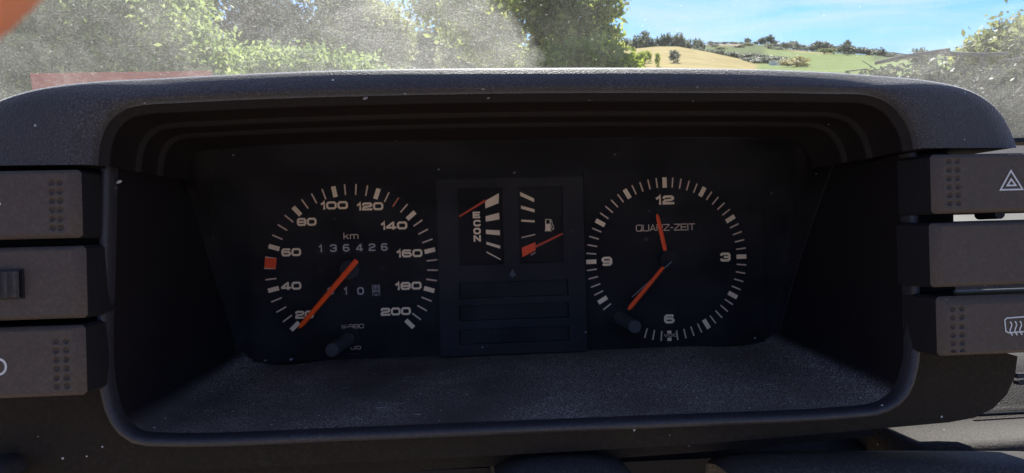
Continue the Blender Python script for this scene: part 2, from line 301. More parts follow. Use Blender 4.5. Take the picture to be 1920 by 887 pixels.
# the U-shaped bezel: plate, rim lip, side walls, dusty floor
left_px = [(205, 296), (202, 420), (199, 540), (196, 640), (199, 710), (210, 764)]
bot_px = [(210, 764), (226, 796), (256, 818), (300, 822), (640, 812), (960, 799), (1280, 786), (1600, 771), (1652, 764), (1688, 742), (1702, 715)]
right_px = [(1702, 715), (1711, 675), (1713, 620), (1711, 520), (1708, 400), (1705, 262)]
Lf = catmull([xz(a, b, YR) for a, b in left_px], 24); Bt = catmull([xz(a, b, YR) for a, b in bot_px], 70); Rt = catmull([xz(a, b, YR) for a, b in right_px], 24)
U = np.vstack([Lf, Bt[1:-1], Rt])
# travel: down the left, along the bottom to the right, up the right side -> inside lies to the left of travel
mb = MB(BO)
mb.loft([lay(inset2d(U, 0.0042), YB + 0.001), lay(inset2d(U, 0.0036), YR + 0.001), lay(inset2d(U, 0.0026), YR - 0.0008), lay(inset2d(U, 0.0012), YR - 0.0012), lay(inset2d(U, 0.0003), YR - 0.0006), lay(inset2d(U, -0.0004), YR + 0.0006), lay(inset2d(U, -0.0009), YR + 0.003), lay(inset2d(U, -0.0009), YR + 0.006)])
mb.build('rim', M['rim'], binn, True)
bl_px = [(408, 250), (412, 420), (430, 560), (447, 630)]; bb_px = [(447, 630), (455, 660), (480, 678), (640, 674), (960, 661), (1280, 648), (1418, 642), (1446, 630), (1456, 604)]; br_px = [(1456, 604), (1468, 540), (1486, 400), (1492, 240)]
bL = catmull([xz(a, b, 0.003) for a, b in bl_px], 24); bB = catmull([xz(a, b, 0.003) for a, b in bb_px], 70); bR = catmull([xz(a, b, 0.003) for a, b in br_px], 24)
def wall(front, back, name, mat):
    m = MB(BO); f = inset2d(front, -0.0009); y0 = YR + 0.0055
    m.loft([lay(lerp2(f, back, t), y0 + (0.003 - y0) * t) for t in np.linspace(0, 1, 9)]); return m.build(name, mat, binn, True)
wall(U, np.vstack([bL, bB[1:-1], bR]), 'funnel', M['floor'])
# bezel plate below and beside the rim
Ui = inset2d(U, 0.0040)
outer_plate = [xz(a, b, YB) for a, b in [(1786, 290), (1789, 480), (1795, 650), (1880, 660), (1908, 668), (1903, 706), (1888, 740), (1862, 766), (1828, 783), (1780, 792), (1500, 817), (1270, 836), (860, 858), (400, 880), (0, 900), (-150, 908), (-150, 330), (150, 322)]]
mb = MB(BO); ring = [tuple(p) for p in Ui] + outer_plate
tris = geometry.tessellate_polygon([[Vector((p[0], p[1], 0)) for p in ring]])
mb.add([(p[0], YB, p[1]) for p in ring], [tuple(t) for t in tris])
op = np.array(outer_plate)
mb.loft([lay(op, YB), lay(op, YB + 0.035)])
mb.build('bezel_plate', M['plate'], binn)
# lower skirt: a recessed second edge under the plate
mb = MB(BO)
sk0 = catmull([xz(a, b, YB + .012) for a, b in [(-150, 930), (300, 908), (860, 878), (1270, 851), (1500, 832), (1640, 818)]], 30)
sk1 = catmull([xz(a, b, YB + .012) for a, b in [(-150, 900), (300, 878), (860, 848), (1270, 826), (1500, 807), (1640, 796)]], 30)
mb.loft([lay(sk1, YB + .012), lay(sk0, YB + .012), lay(sk0 + np.array([0, -.001]), YB + .05)]); mb.build('lower_skirt', M['plate'], binn)
# dark backing behind the gauges
mb = MB(BO); a = xz(395, 236, 0.0045); b = xz(1505, 690, 0.0045); mb.quad((a[0], .0045, a[1]), (b[0], .0045, a[1]), (b[0], .0045, b[1]), (a[0], .0045, b[1])); mb.build('backing_board', M['backing'], binn)

# curved clear lens in front of the gauges, meeting the side walls along a curve
gl = bpy.data.materials.new('clear_lens'); gl.use_nodes = True; n = gl.node_tree; n.nodes.clear()
go = n.nodes.new('ShaderNodeOutputMaterial'); gt = n.nodes.new('ShaderNodeBsdfTransparent'); gg = n.nodes.new('ShaderNodeBsdfGlossy'); gm = n.nodes.new('ShaderNodeMixShader'); gf = n.nodes.new('ShaderNodeFresnel')
gf.inputs[0].default_value = 1.10; gg.inputs['Roughness'].default_value = 0.02; gt.inputs[0].default_value = (0.97, 0.97, 0.98, 1)
gd = n.nodes.new('ShaderNodeBsdfDiffuse'); gd.inputs[0].default_value = (.62, .55, .52, 1); gx0 = n.nodes.new('ShaderNodeMixShader'); gnz = n.nodes.new('ShaderNodeTexNoise'); gnz.inputs['Scale'].default_value = 40; gnz.inputs['Detail'].default_value = 8; gtc = n.nodes.new('ShaderNodeTexCoord'); n.links.new(gtc.outputs['Object'], gnz.inputs[0])
gmr = n.nodes.new('ShaderNodeMapRange'); gmr.inputs[1].default_value = .3; gmr.inputs[2].default_value = .75; gmr.inputs[3].default_value = .010; gmr.inputs[4].default_value = .036; n.links.new(gnz.outputs[0], gmr.inputs[0])   # thin dust film, doubling as a painted haze that lifts the blacks
gv = n.nodes.new('ShaderNodeTexVoronoi'); gv.inputs['Scale'].default_value = 170; n.links.new(gtc.outputs['Object'], gv.inputs[0]); gs = n.nodes.new('ShaderNodeSeparateColor'); n.links.new(gv.outputs['Color'], gs.inputs[0])
def gmath(op, a_, b_):
    k_ = n.nodes.new('ShaderNodeMath'); k_.operation = op
    for i_, s_ in enumerate((a_, b_)):
        if isinstance(s_, (int, float)): k_.inputs[i_].default_value = s_
        else: n.links.new(s_, k_.inputs[i_])
    return k_.outputs[0]
speck_ = gmath('MULTIPLY', gmath('LESS_THAN', gv.outputs['Distance'], .11), gmath('LESS_THAN', gs.outputs[0], .06))
gfac = gmath('ADD', gmr.outputs[0], gmath('MULTIPLY', speck_, gmath('MULTIPLY', gs.outputs[1], .22)))
n.links.new(gfac, gx0.inputs[0]); n.links.new(gt.outputs[0], gx0.inputs[1]); n.links.new(gd.outputs[0], gx0.inputs[2])
n.links.new(gf.outputs[0], gm.inputs[0]); n.links.new(gx0.outputs[0], gm.inputs[1]); n.links.new(gg.outputs[0], gm.inputs[2]); n.links.new(gm.outputs[0], go.inputs[0])
zt = P(960, 262, -0.06).z; zb = P(960, 662, -0.002).z
def wall_x(side, y, z):                                          # x of the funnel wall at (y, z)
    t = (y - YR) / (0.003 - YR)
    f = inset2d(Lf, -.0009) if side < 0 else inset2d(Rt, -.0009); b_ = bL if side < 0 else bR
    q = lerp2(f, b_, min(max(t, 0), 1)); o_ = np.argsort(q[:, 1]); return float(np.interp(z, q[o_, 1], q[o_, 0]))
rows = []; NV, NU = 26, 20
for v in np.linspace(0, 1, NV):
    z = zb + (zt - zb) * v; y = -0.004 - 0.058 * v ** 2.1
    xa, xb = wall_x(-1, y, z) + .0003, wall_x(1, y, z) - .0003
    rows.append([(xa + (xb - xa) * u, y, z) for u in np.linspace(0, 1, NU)])
mb = MB(BO); mb.loft(rows); lens = mb.build('lens', gl, binn, True)
mb = MB(BO); mb.tube([Vector(r[-1]) + Vector((-.0004, -.0003, 0)) for r in rows], [.00028] * NV, 6); mb.build('lens_edge', M['hub'], binn, True)
mb = MB(BO); mb.tube([Vector(r[0]) + Vector((.0003, -.0002, 0)) for r in rows], [.00022] * NV, 6); mb.build('lens_edge', M['slot'], binn, True)
# crumbs and flakes caught on the binnacle
crumbs = [(222, 341, YR + .004, .0011, .7), (213, 347, YR + .004, .0005, .5), (300, 703, -.07, .0005, 1), (684, 184, YH + .004, .0010, .35), (915, 184, YH + .004, .0006, .3), (1552, 209, -.10, .0008, .35), (1612, 201, -.11, .0005, .3), (437, 291, -.045, .0006, .4), (822, 318, -.035, .0006, .4), (964, 324, -.03, .0007, .35), (1415, 634, -.004, .0008, .5), (1530, 326, -.05, .0005, .5), (366, 636, -.04, .0012, .12), (545, 674, -.003, .001, .5), (497, 676, -.003, .0007, .5), (1098, 623, -.006, .0005, .8)]
for px, py, y, r, g in crumbs:
    mb = MB(BO); c = P(px, py, y - .0008); k = 7
    ring_ = [(c.x + r * (1.3 if math.cos(a) > 0 else .8) * math.cos(a), c.y, c.z + r * .6 * math.sin(a) + .25 * r * math.cos(a)) for a in np.linspace(0, 2 * math.pi, k, endpoint=False)]
    mb.add(ring_ + [(c.x, c.y - r * .4, c.z), (c.x, c.y + r * .6, c.z)], [(i, (i + 1) % k, k) for i in range(k)] + [((i + 1) % k, i, k + 1) for i in range(k)])
    key = 'crumb%d' % int(g * 100)
    if key not in M: M[key] = flat('crumb_%d' % int(g * 100), (g * .62, g * .58, g * .54), .8, .1, .1)
    mb.build('dust_crumb', M[key], binn)

# lint and hairs lying in the dust of the floor
M['lint'] = flat('lint', (.38, .35, .32), .9, .05, .2)
rl = np.random.default_rng(3); Uf = inset2d(U, -.0009); Ub = np.vstack([bL, bB[1:-1], bR])
for k_ in range(22):
    i_ = int(rl.integers(32, 86)); t_ = float(rl.uniform(.08, .8)); c_ = lerp2(Uf, Ub, t_)[i_]; y_ = YR + .0055 + (.003 - YR - .0055) * t_
    s_ = .0013 + .0028 * rl.random() ** 2; a_ = rl.uniform(0, 6.28); q_ = rl.normal() * .5; up_ = .0004
    pts_ = [Vector((c_[0] + s_ * math.cos(a_ + q_ * w_) * w_, y_ + s_ * math.sin(a_ + q_ * w_) * w_, c_[1] + up_ - .17 * s_ * math.sin(a_ + q_ * w_) * w_)) for w_ in np.linspace(-1, 1, 6)]
    mb = MB(BO); mb.tube(pts_, [.00007 + .00006 * rl.random()] * 6, 4); mb.build('lint_fibre', M['lint'], binn)

# ------------------------------------------------------------------ speedometer
def dial_axes(cpx, y): c = P(*cpx, y); return c
speedo = thing('speedometer', 'round black speedometer reading 20 to 200 km with orange needle and odometer', 'speedometer', origin=P(660, 505, 0))
SO = P(660, 505, 0)
def panel_rect(px0, py0, px1, py1, y):                            # axis-aligned dash rect from a pixel box
    a = P(px0, (py0 + py1) / 2, y).x; b = P(px1, (py0 + py1) / 2, y).x; c = P((px0 + px1) / 2, py0, y).z; d = P((px0 + px1) / 2, py1, y).z
    return a, b, d, c
mb = MB(SO); x0, x1, z0, z1 = panel_rect(470, 330, 822, 672, 0.001)
mb.box(x0, x1, 0.001, 0.0035, z0, z1); mb.build('dial_face', M['dial'], speedo)
majors = {20: (552, 613), 40: (512, 543), 60: (513, 464), 80: (556, 395), 100: (627, 360), 120: (706, 366), 140: (770, 405), 160: (806, 470), 180: (805, 543), 200: (768, 607)}
yT = 0.0007
ang = {}; rads = []
for k, (a, b) in majors.items():
    p = P(a, b, yT); an = math.degrees(math.atan2(p.z - SO.z, p.x - SO.x)); an = an + 360 if an < -60 else an
    ang[k] = an; rads.append(math.hypot(p.x - SO.x, p.z - SO.z))
RM = sum(rads) / len(rads)
def radial(mb, c, an, r0_, r1_, w, y, skew=0):
    a = R(an); d = Vector((math.cos(a), 0, math.sin(a))); s_ = Vector((-math.sin(a), 0, math.cos(a))); c = Vector((c[0], y, c[1]))
    mb.quad(c + d * r0_ - s_ * w / 2, c + d * r1_ - s_ * w / 2, c + d * r1_ + s_ * w / 2, c + d * r0_ + s_ * w / 2)
pxm = 1 / FOCAL * 0.409                                           # metres per photo pixel at the dial
ks = sorted(ang)
for v in range(20, 201, 5):
    an = float(np.interp(v, ks, [ang[k] for k in ks])); mb = MB(SO)
    if v % 20 == 0: radial(mb, (SO.x, SO.z), an, RM - 10 * pxm, RM + 10 * pxm, 8.2 * pxm, yT)
    elif v == 50 or v == 55: radial(mb, (SO.x, SO.z), an, RM - 8 * pxm, RM + 12 * pxm, 2.2 * pxm, yT)
    else: radial(mb, (SO.x, SO.z), an, RM - 9 * pxm, RM + 11 * pxm, 2.6 * pxm, yT)
    mb.build('tick_mark', M['cream'] if v % 20 == 0 else (M['orange_dim'] if v == 130 else M['cream_dim']), speedo)
mb = MB(SO); a50 = float(np.interp(52.5, ks, [ang[k] for k in ks])); radial(mb, (SO.x, SO.z), a50, RM - 9 * pxm, RM + 11.5 * pxm, 19 * pxm, yT - .0001); o = mb.build('speed_mark', M['orange'], speedo); o['label'] = 'orange square town speed mark'
for s_, a, b, tot in [('20', 571, 590, 33), ('40', 546, 536, 36), ('60', 546, 473, 35), ('80', 575, 416, 35), ('100', 627, 385, 49), ('120', 694, 387, 48), ('140', 739, 423, 48), ('160', 768, 475, 47), ('180', 766, 536, 48), ('200', 742, 584, 55)]:
    mb = MB(SO); p = P(a, b, yT); text(mb, s_, p.x, p.z, 14.6 * pxm, 0.255, yT, 1.32, 0.10, tot * pxm); mb.build('numeral', M['cream'], speedo)
mb = MB(SO); p = P(658, 442, yT); text(mb, 'km', p.x, p.z, 12 * pxm, 0.13, yT, total=27 * pxm); mb.build('lettering', M['cream_dim'], speedo)
mb = MB(SO); p = P(661, 612, yT); text(mb, 'W*980', p.x, p.z, 7.5 * pxm, 0.12, yT, 1.35, .16, total=41 * pxm); mb.build('lettering', M['cream_dim'], speedo)
mb = MB(SO); p = P(667, 652, yT); text(mb, '00', p.x, p.z, 6 * pxm, 0.16, yT, 1.35, total=19 * pxm); mb.build('lettering', M['cream_dim'], speedo)
mb = MB(SO); p = P(661, 663, yT); text(mb, '57-1404', p.x, p.z, 3 * pxm, 0.16, yT, 1.1, total=24 * pxm); mb.build('lettering', M['hub'], speedo)
# odometer and trip meter: small drums with painted digits behind windows
def drum_digit(a, b, ch, white=False, rollz=0):
    p = P(a, b, 0); mb = MB(SO); w_, h_ = 8.0 * pxm, 11.5 * pxm; n_ = 8
    rows_ = [[(p.x + s_ * w_, yT - .0004 * math.cos(q), p.z + h_ * math.sin(q)) for s_ in (-1, 1)] for q in np.linspace(-1.2, 1.2, n_)]
    mb.loft(rows_); d = mb.build('digit_drum', M['drum_white'] if white else M['drum'], speedo, True)
    mb = MB(SO); text(mb, ch, p.x, p.z + rollz, 13.5 * pxm, 0.17, yT - .0006, 0.88); mb.build('digit', M['print_dark'] if white else M['white_digit'], d)
for a, ch in zip((601, 625, 649, 674, 697.5, 720.5), '136426'): drum_digit(a, 464.5 - (a - 660) * .022, ch)
for a, ch in zip((620, 648, 676), '010'): drum_digit(a, 545.5, ch)
mb = MB(SO); p = P(705, 544.5, 0); mb.box(p.x - 7 * pxm, p.x + 7 * pxm, yT - .0004, yT + .0003, p.z - 10 * pxm, p.z + 10 * pxm); d = mb.build('digit_drum', M['drum_white'], speedo)
mb = MB(SO); ribbon(mb, [(p.x - 4 * pxm, p.z + 9 * pxm), (p.x - 4 * pxm, p.z + 2 * pxm), (p.x + 5 * pxm, p.z + 2 * pxm)], 1.6 * pxm, yT - .0005); ribbon(mb, [(p.x + 2 * pxm, p.z + 9 * pxm), (p.x + 2 * pxm, p.z - 1 * pxm)], 1.6 * pxm, yT - .00052)
ribbon(mb, [(p.x - 5 * pxm, p.z - 9.5 * pxm), (p.x - 4 * pxm, p.z - 6 * pxm), (p.x, p.z - 4 * pxm), (p.x + 4 * pxm, p.z - 6 * pxm), (p.x + 5 * pxm, p.z - 9.5 * pxm)], 3.4 * pxm, yT - .00054); mb.build('digit', M['print_dark'], d)
# needle, hub, screws, reset knob
def needle(mb, pts_w, y, th=0.0012):
    """pts_w: (point, width) along the needle in the dial plane; a thin ridged blade"""
    pts = [Vector((p[0], 0, p[1])) for p, _ in pts_w]; d = (pts[-1] - pts[0]).normalized(); s_ = Vector((-d.z, 0, d.x)); loops_ = []
    for (p, w_), q in zip(pts_w, pts):
        w_ = max(w_, .00005); loops_.append([q - s_ * w_ / 2 + Vector((0, y, 0)), q - s_ * w_ * .15 + Vector((0, y - th * .6, 0)), q + s_ * w_ * .15 + Vector((0, y - th * .6, 0)), q + s_ * w_ / 2 + Vector((0, y, 0)), q + Vector((0, y + th * .5, 0))])
    mb.loft(loops_, True); mb.ngon(loops_[0]); mb.ngon(loops_[-1][::-1])
yN = -0.009
mb = MB(SO); hub = P(655, 506, -0.004); mb.loft([[(hub.x + r * math.cos(a), y, hub.z + r * math.sin(a)) for a in np.linspace(0, 2 * math.pi, 40, endpoint=False)] for r, y in [(18 * pxm, .0008), (18 * pxm, -.003), (17.2 * pxm, -.0037), (0.00001, -.0037)]], True); mb.build('hub_cap', M['hub'], speedo)
mb = MB(SO); A = xz(669, 488, yN); B = xz(560, 616, yN); l2 = lambda t: (A[0] + (B[0] - A[0]) * t, A[1] + (B[1] - A[1]) * t)
needle(mb, [(l2(0), 9.5 * pxm), (l2(.03), 10 * pxm), (l2(.55), 9.2 * pxm), (l2(.93), 8.2 * pxm), (l2(.965), 6.5 * pxm), (l2(1.0), .6 * pxm)], yN, .0009); mb.build('needle', M['needle'], speedo)
for a, b in ((718, 504), (601, 507)):
    mb = MB(SO); q = P(a, b, .0005); mb.disc((q.x, q.z), 5.5 * pxm, .0005, 20); mb.disc((q.x, q.z), 3.6 * pxm, .0003, 20); s_ = mb.build('screw', M['slot'], speedo)
    mb = MB(SO); ribbon(mb, [(q.x - 3 * pxm, q.z + 2 * pxm), (q.x + 3 * pxm, q.z - 2 * pxm)], 1.4 * pxm, .0001); mb.build('screw_slot', M['hub'], s_)
def knob(parent, org, base, end, yb, ye, r, name):
    a = P(*base, yb); b = P(*end, ye); d = (b - a); mb = MB(org)
    sq = [Vector((math.cos(q), 0, math.sin(q))) for q in np.linspace(0, 2 * math.pi, 28, endpoint=False)]
    lp = []
    for t, rr_ in [(0, .80), (.08, .82), (.10, 1.0), (.12, 1.0)]: lp.append([a + d * t + s_ * r * rr_ for s_ in sq])
    for t in np.linspace(.14, .93, 4): lp.append([a + d * t + s_ * r * (1.0 if k % 2 else .93) for k, s_ in enumerate(sq)])
    lp.append([a + d * .97 + s_ * r * .99 for s_ in sq]); lp.append([b + s_ * r * .9 for s_ in sq]); lp.append([b + s_ * r * .0001 + Vector((0, -.0002, 0)) for s_ in sq])
    mb.loft(lp, True); k_ = mb.build(name, M['knob'], parent)
    mb = MB(org); mb.loft([[a + d * -.02 + s_ * r * q for s_ in sq] for q in (1.0, 1.45)], True); mb.loft([[a + d * t + s_ * r * 1.45 for s_ in sq] for t in (-.02, -.1)], True); mb.build('collar', M['drum'], k_)
knob(speedo, SO, (655, 634), (622, 657), -.0005, -.020, 12.2 * pxm, 'reset_knob')

# ------------------------------------------------------------------ clock
CO = P(1250, 487, 0)
clock = thing('clock', 'round black quartz clock with two orange hands and cream minute marks', 'clock', origin=CO)
mb = MB(CO); x0, x1, z0, z1 = panel_rect(1098, 318, 1430, 655, 0.001); mb.box(x0, x1, .001, .0035, z0, z1); mb.build('dial_face', M['dial'], clock)
cp = 1 / FOCAL * P(1250, 487, 0).y if False else None
dep = (P(1250, 487, 0) - CAM_D).dot(fwd); cm_ = dep / FOCAL
q12 = P(1246, 344, yT); q6 = P(1256, 629, yT); q9 = P(1107, 490, yT); q3 = P(1391, 481, yT)
CC = ((q12.x + q6.x + q9.x + q3.x) / 4, (q12.z + q6.z + q9.z + q3.z) / 4)
RC = (math.hypot(q12.x - q6.x, q12.z - q6.z) + math.hypot(q9.x - q3.x, q9.z - q3.z)) / 4
tilt = math.degrees(math.atan2(q12.z - q6.z, q12.x - q6.x)) - 90
for k in range(60):
    if k in (34, 35, 36, 37, 38): continue
    an = 90 - 6 * k + tilt * .5; mb = MB(CO)
    if k % 5 == 0:
        if k == 30:
            radial(mb, CC, an, RC - 9.6 * cm_, RC - 4.5 * cm_, 8 * cm_, yT); radial(mb, CC, an, RC + 3.5 * cm_, RC + 9.6 * cm_, 8 * cm_, yT)
        else: radial(mb, CC, an, RC - 9.6 * cm_, RC + 9.6 * cm_, 8.2 * cm_, yT)
    else: radial(mb, CC, an, RC - 9 * cm_, RC + 9.6 * cm_, 2.5 * cm_, yT)
    mb.build('tick_mark', M['cream'] if k % 5 == 0 else M['cream_dim'], clock)
for s_, a, b, tot in [('12', 1247, 375, 35), ('3', 1360, 482, 20), ('6', 1255, 598, 20), ('9', 1138, 490, 20)]:
    mb = MB(CO); p = P(a, b, yT); text(mb, s_, p.x, p.z, 17 * cm_, 0.26, yT, 1.2, .1, tot * cm_); mb.build('numeral', M['cream'], clock)
mb = MB(CO); p = P(1248, 426.5, yT); text(mb, 'QUARZ-ZEIT', p.x, p.z, 12.5 * cm_, 0.12, yT, 1.25, .14, total=113 * cm_); mb.build('lettering', M['cream_dim'], clock)
mb = MB(CO); p = P(1257, 628.5, yT); text(mb, 'VDO', p.x, p.z, 5.5 * cm_, 0.2, yT - .0001, 1.3, .25, total=25 * cm_); mb.build('maker_mark', M['cream_dim'], clock)
mb = MB(CO); lp = [[(CC[0] + r * math.cos(a), y, CC[1] + r * math.sin(a)) for a in np.linspace(0, 2 * math.pi, 40, endpoint=False)] for r, y in [(17 * cm_, .0008), (17 * cm_, -.003), (16 * cm_, -.0036), (.00001, -.0036)]]; mb.loft(lp, True); mb.build('hub_cap', M['slot'], clock)
def hand(name, a, b, ws, y, mat):
    mb = MB(CO); A = xz(*a, y); B = xz(*b, y); needle(mb, [((A[0] + (B[0] - A[0]) * t, A[1] + (B[1] - A[1]) * t), w_ * cm_) for t, w_ in ws], y, .0007); mb.build(name, mat, clock)
hand('hour_hand', (1247.5, 470), (1232, 401), [(0, 6.5), (.08, 7.8), (.5, 7.6), (.85, 7.0), (.95, 5.2), (1, 1.5)], -.0045, M['needle'])
hand('minute_hand', (1244, 501), (1178, 581), [(0, 5.5), (.06, 6.4), (.5, 7.6), (.93, 8.2), (1, 3.5)], -.0058, M['needle'])
hand('second_hand', (1259.5, 490.5), (1185, 557), [(0, 1.6), (1, 1.4)], -.0050, M['steel'])
knob(clock, CO, (1160, 594), (1191, 613), -.0005, -.020, 12.2 * pxm, 'setting_knob')

# ------------------------------------------------------------------ centre panel with two small gauges
YP = -0.004
CP = P(960, 500, 0)
cpan = thing('warning_light_panel', 'dark grey centre panel with three blank warning light slots between the dials', 'panel', origin=CP)
ox0, ox1, oz0, oz1 = panel_rect(822, 334, 1097, 664, YP)
holes_px = [(860, 352, 945, 497), (973, 349, 1057, 493), (861, 527, 1066, 557), (861, 570, 1067, 599), (861, 614, 1068, 643)]
holes = [panel_rect(*h, YP) for h in holes_px]
mb = MB(CP); rect = lambda r: [(r[0], r[2]), (r[1], r[2]), (r[1], r[3]), (r[0], r[3])]
outer = [(ox0, oz0), (ox1, oz0), (ox1, oz1), (ox0, oz1)]
mb.poly_holes(outer, [rect(h)[::-1] for h in holes], YP)
mb.loft([[(a, YP, b) for a, b in outer], [(a, .001, b) for a, b in outer]], True)
for h, dy in zip(holes, (.006, .006, .0049, .0049, .0049)):
    q = rect(h); mb.loft([[(a, YP, b) for a, b in q], [(a, YP + dy, b) for a, b in q]], True)
mb.build('panel_plate', M['panel'], cpan)
for h in holes[2:]:
    mb = MB(CP); g_ = 2.2 * pxm; mb.quad(*[(a, YP + .0007, b) for a, b in rect((h[0] + g_ * 1.4, h[1] - g_ * 1.4, h[2] + g_ * .8, h[3] - g_ * .8))]); mb.build('blank_slot', M['slot'], cpan)
mb = MB(CP); p = [xz(a, b, YP) for a, b in ((961, 504), (968, 517), (954, 517))]; mb.loft([[(a, YP - .0004, b) for a, b in p], [(a, YP, b) for a, b in p]], True); mb.ngon([(a, YP - .0004, b) for a, b in p])
p = [xz(a, b, YP) for a, b in ((959, 517), (963, 517), (963, 520), (959, 520))]; mb.ngon([(a, YP - .0003, b) for a, b in p]); mb.build('arrow_mark', M['arrow'], cpan)
YG = 0.0005
def gauge(name, label, h, org):
    t_ = thing(name, label, 'gauge', origin=org); mb = MB(org); mb.box(h[0] - .0002, h[1] + .0002, YG + .0004, YG + .0012, h[2] - .0002, h[3] + .0002); mb.build('gauge_face', M['dial'], t_); return t_
EO = P(902, 425, 0); FO = P(1015, 420, 0)
econ = gauge('economy_gauge', 'small upright economy gauge lettered ECON with five cream bars', holes[0], EO)
fuel = gauge('fuel_gauge', 'small upright fuel gauge with pump symbol and orange reserve mark', holes[1], FO)
def poly(parent, org, name, pts, mat, y=YG):
    mb = MB(org); mb.ngon([(P(a, b, y).x, y, P(a, b, y).z) for a, b in pts]); return mb.build(name, mat, parent)
def z5(pts): return [(840 + a * 240 / 1064, 330 + b * 200 / 887) for a, b in pts]
for q in ([(308, 208), (424, 142), (421, 226), (311, 270)], [(312, 335), (425, 306), (428, 360), (314, 380)], [(315, 447), (431, 452), (431, 494), (316, 482)], [(318, 546), (434, 580), (434, 605), (320, 569)], [(319, 626), (438, 690), (437, 699), (321, 638)]): poly(econ, EO, 'scale_bar', z5(q), M['cream'])
for k, q in enumerate(([(598, 132), (716, 188), (716, 217), (601, 165)], [(606, 246), (719, 277), (720, 303), (607, 271)], [(608, 363), (720, 369), (720, 386), (609, 379)], [(611, 508), (725, 481), (725, 491), (614, 517)], [(688, 655), (727, 633), (728, 639), (690, 661)])): poly(fuel, FO, 'scale_bar', z5(q), M['cream'] if k < 3 else M['cream_dim'])
poly(fuel, FO, 'reserve_mark', z5([(613, 596), (727, 550), (728, 618), (618, 676)]), M['needle'])
# ECON letters: upright letters stacked, each rotated a quarter turn
for ch, (a, b) in zip('ECON', ((236, 324), (241, 392), (242, 458), (243, 519))):
    mb = MB(EO); tmp = MB(); q = z5([(a, b)])[0]; p = P(*q, YG); text(tmp, ch, 0, 0, 12.2 * pxm, 0.27, 0, 1.12)
    mb.add([(p.x + v.x, YG + v.y, p.z + v.z) for v in tmp.v], tmp.f); mb.build('letter', M['cream'], econ)
def small_pointer(parent, org, a, b, w0, w1, y):
    mb = MB(org); A = xz(*z5([a])[0], y); B = xz(*z5([b])[0], y); needle(mb, [(A, w0 * pxm), (((A[0] + B[0]) / 2, (A[1] + B[1]) / 2), (w0 + w1) / 2 * pxm), (B, w1 * pxm)], y, .0005); mb.build('pointer', M['needle_dull'], parent)
small_pointer(econ, EO, (94, 337), (312, 202), 3.4, 4.2, -.0012); small_pointer(fuel, FO, (954, 478), (728, 588), 3.6, 4.4, -.0012)
# pump symbol
mb = MB(FO)
def zr(a0, b0, a1, b1, y=YG): mb.ngon([(P(*z5([q])[0], y).x, y, P(*z5([q])[0], y).z) for q in ((a0, b0), (a1, b0), (a1, b1), (a0, b1))])
zr(809, 398, 853, 452); zr(804, 453, 860, 459); zr(809, 359, 853, 364); zr(809, 365, 816, 397); zr(846, 365, 853, 397)
hp = [P(*z5([q])[0], YG) for q in ((853, 362), (862, 372), (864, 392), (876, 418), (879, 440), (868, 446), (862, 430), (858, 405))]; ribbon(mb, [(p.x, p.z) for p in hp], 1.0 * pxm, YG - .00003)
mb.build('pump_symbol', M['cream'], fuel)

# ------------------------------------------------------------------ push switches either side
def switch(label, name, x_in, x_out, zt_, zb_, side, dots=None, chamfer_top=0.0016, nub=False):
    """x_in: edge towards the gauges, x_out: far edge; front face at YF, body back to YB"""
    xa, xb = min(x_in, x_out), max(x_in, x_out); org = ((xa + xb) / 2, YB, zb_)
    t_ = thing(name, label, 'switch', 'push switches beside the binnacle', origin=org)
    bv = .0042                                                      # bevel towards the gauges
    fx0, fx1 = (xa + .002, xb - bv) if side < 0 else (xa + bv, xb - .002); fz0, fz1 = zb_ + .0016, zt_ - chamfer_top
    xs = {fx0, fx1}; zs = {fz0, fz1}; dp = []
    if dots:
        cxs, czs, rd = dots
        dp = [(cx, cz) for cx in cxs for cz in czs]
        xs |= set(np.linspace(min(cxs) - rd * 2, max(cxs) + rd * 2, 30)); zs |= set(np.linspace(max(min(czs) - rd * 2, fz0), min(max(czs) + rd * 2, fz1), 66))
    xs = sorted(x for x in xs if fx0 <= x <= fx1); zs = sorted(z for z in zs if fz0 <= z <= fz1)
    mb = MB(org); rows_ = []
    for z in zs:
        row = []
        for x in xs:
            d = 0
            for cx, cz in dp:
                q = ((x - cx) ** 2 + (z - cz) ** 2) / rd ** 2
                if q < 4: d = max(d, .0010 * max(0, 1 - q * .8) ** .5 if q < 1.25 else 0)
            row.append((x, YF + d, z))
        rows_.append(row)
    mb.loft(rows_); mb.build('front_face', M['switch'], t_, True)
    # bevels and body
    def loop(x0_, x1_, z0_, z1_, y, c=.0012):
        return [(x0_ + c, y, z0_), (x1_ - c, y, z0_), (x1_, y, z0_ + c), (x1_, y, z1_ - c), (x1_ - c, y, z1_), (x0_ + c, y, z1_), (x0_, y, z1_ - c), (x0_, y, z0_ + c)]
    mb = MB(org); mid = .0016
    lo = [loop(fx0, fx1, fz0, fz1, YF, .00001), loop(fx0 + (xa - fx0) * .6, fx1 + (xb - fx1) * .6, fz0 - (fz0 - zb_) * .6, fz1 + (zt_ - fz1) * .6, YF + .0007, .0008), loop(xa, xb, zb_, zt_, YF + .0024)]
    mb.loft(lo, True); mb.build('bevel', M['switch'], t_, True)
    mb = MB(org); mb.loft([lo[-1], loop(xa + (.001 if side < 0 else -.0018), xb + (-.001 if side > 0 else .0010), zb_ - .0003, zt_ + .0006, YB - .0008)], True); mb.build('body', M['switch_side'], t_)
    if nub:
        mb = MB(org); c = P(1855, 402, YF + .010); mb.tube([(c.x, YF + .004, zb_ - .0005), (c.x, YF + .016, zb_ - .0005)], [.0022, .0022], 14); mb.build('nub', M['switch_side'], t_)
    return t_, org
def sx(px, py): return P(px, py, YF).x
def szz(px, py): return P(px, py, YF).z
def dotgrid(cols, rows_): return [sx(c, rows_[2]) for c in cols], [szz(sum(cols) / 2, r) for r in rows_], 4.9 / FOCAL * .278
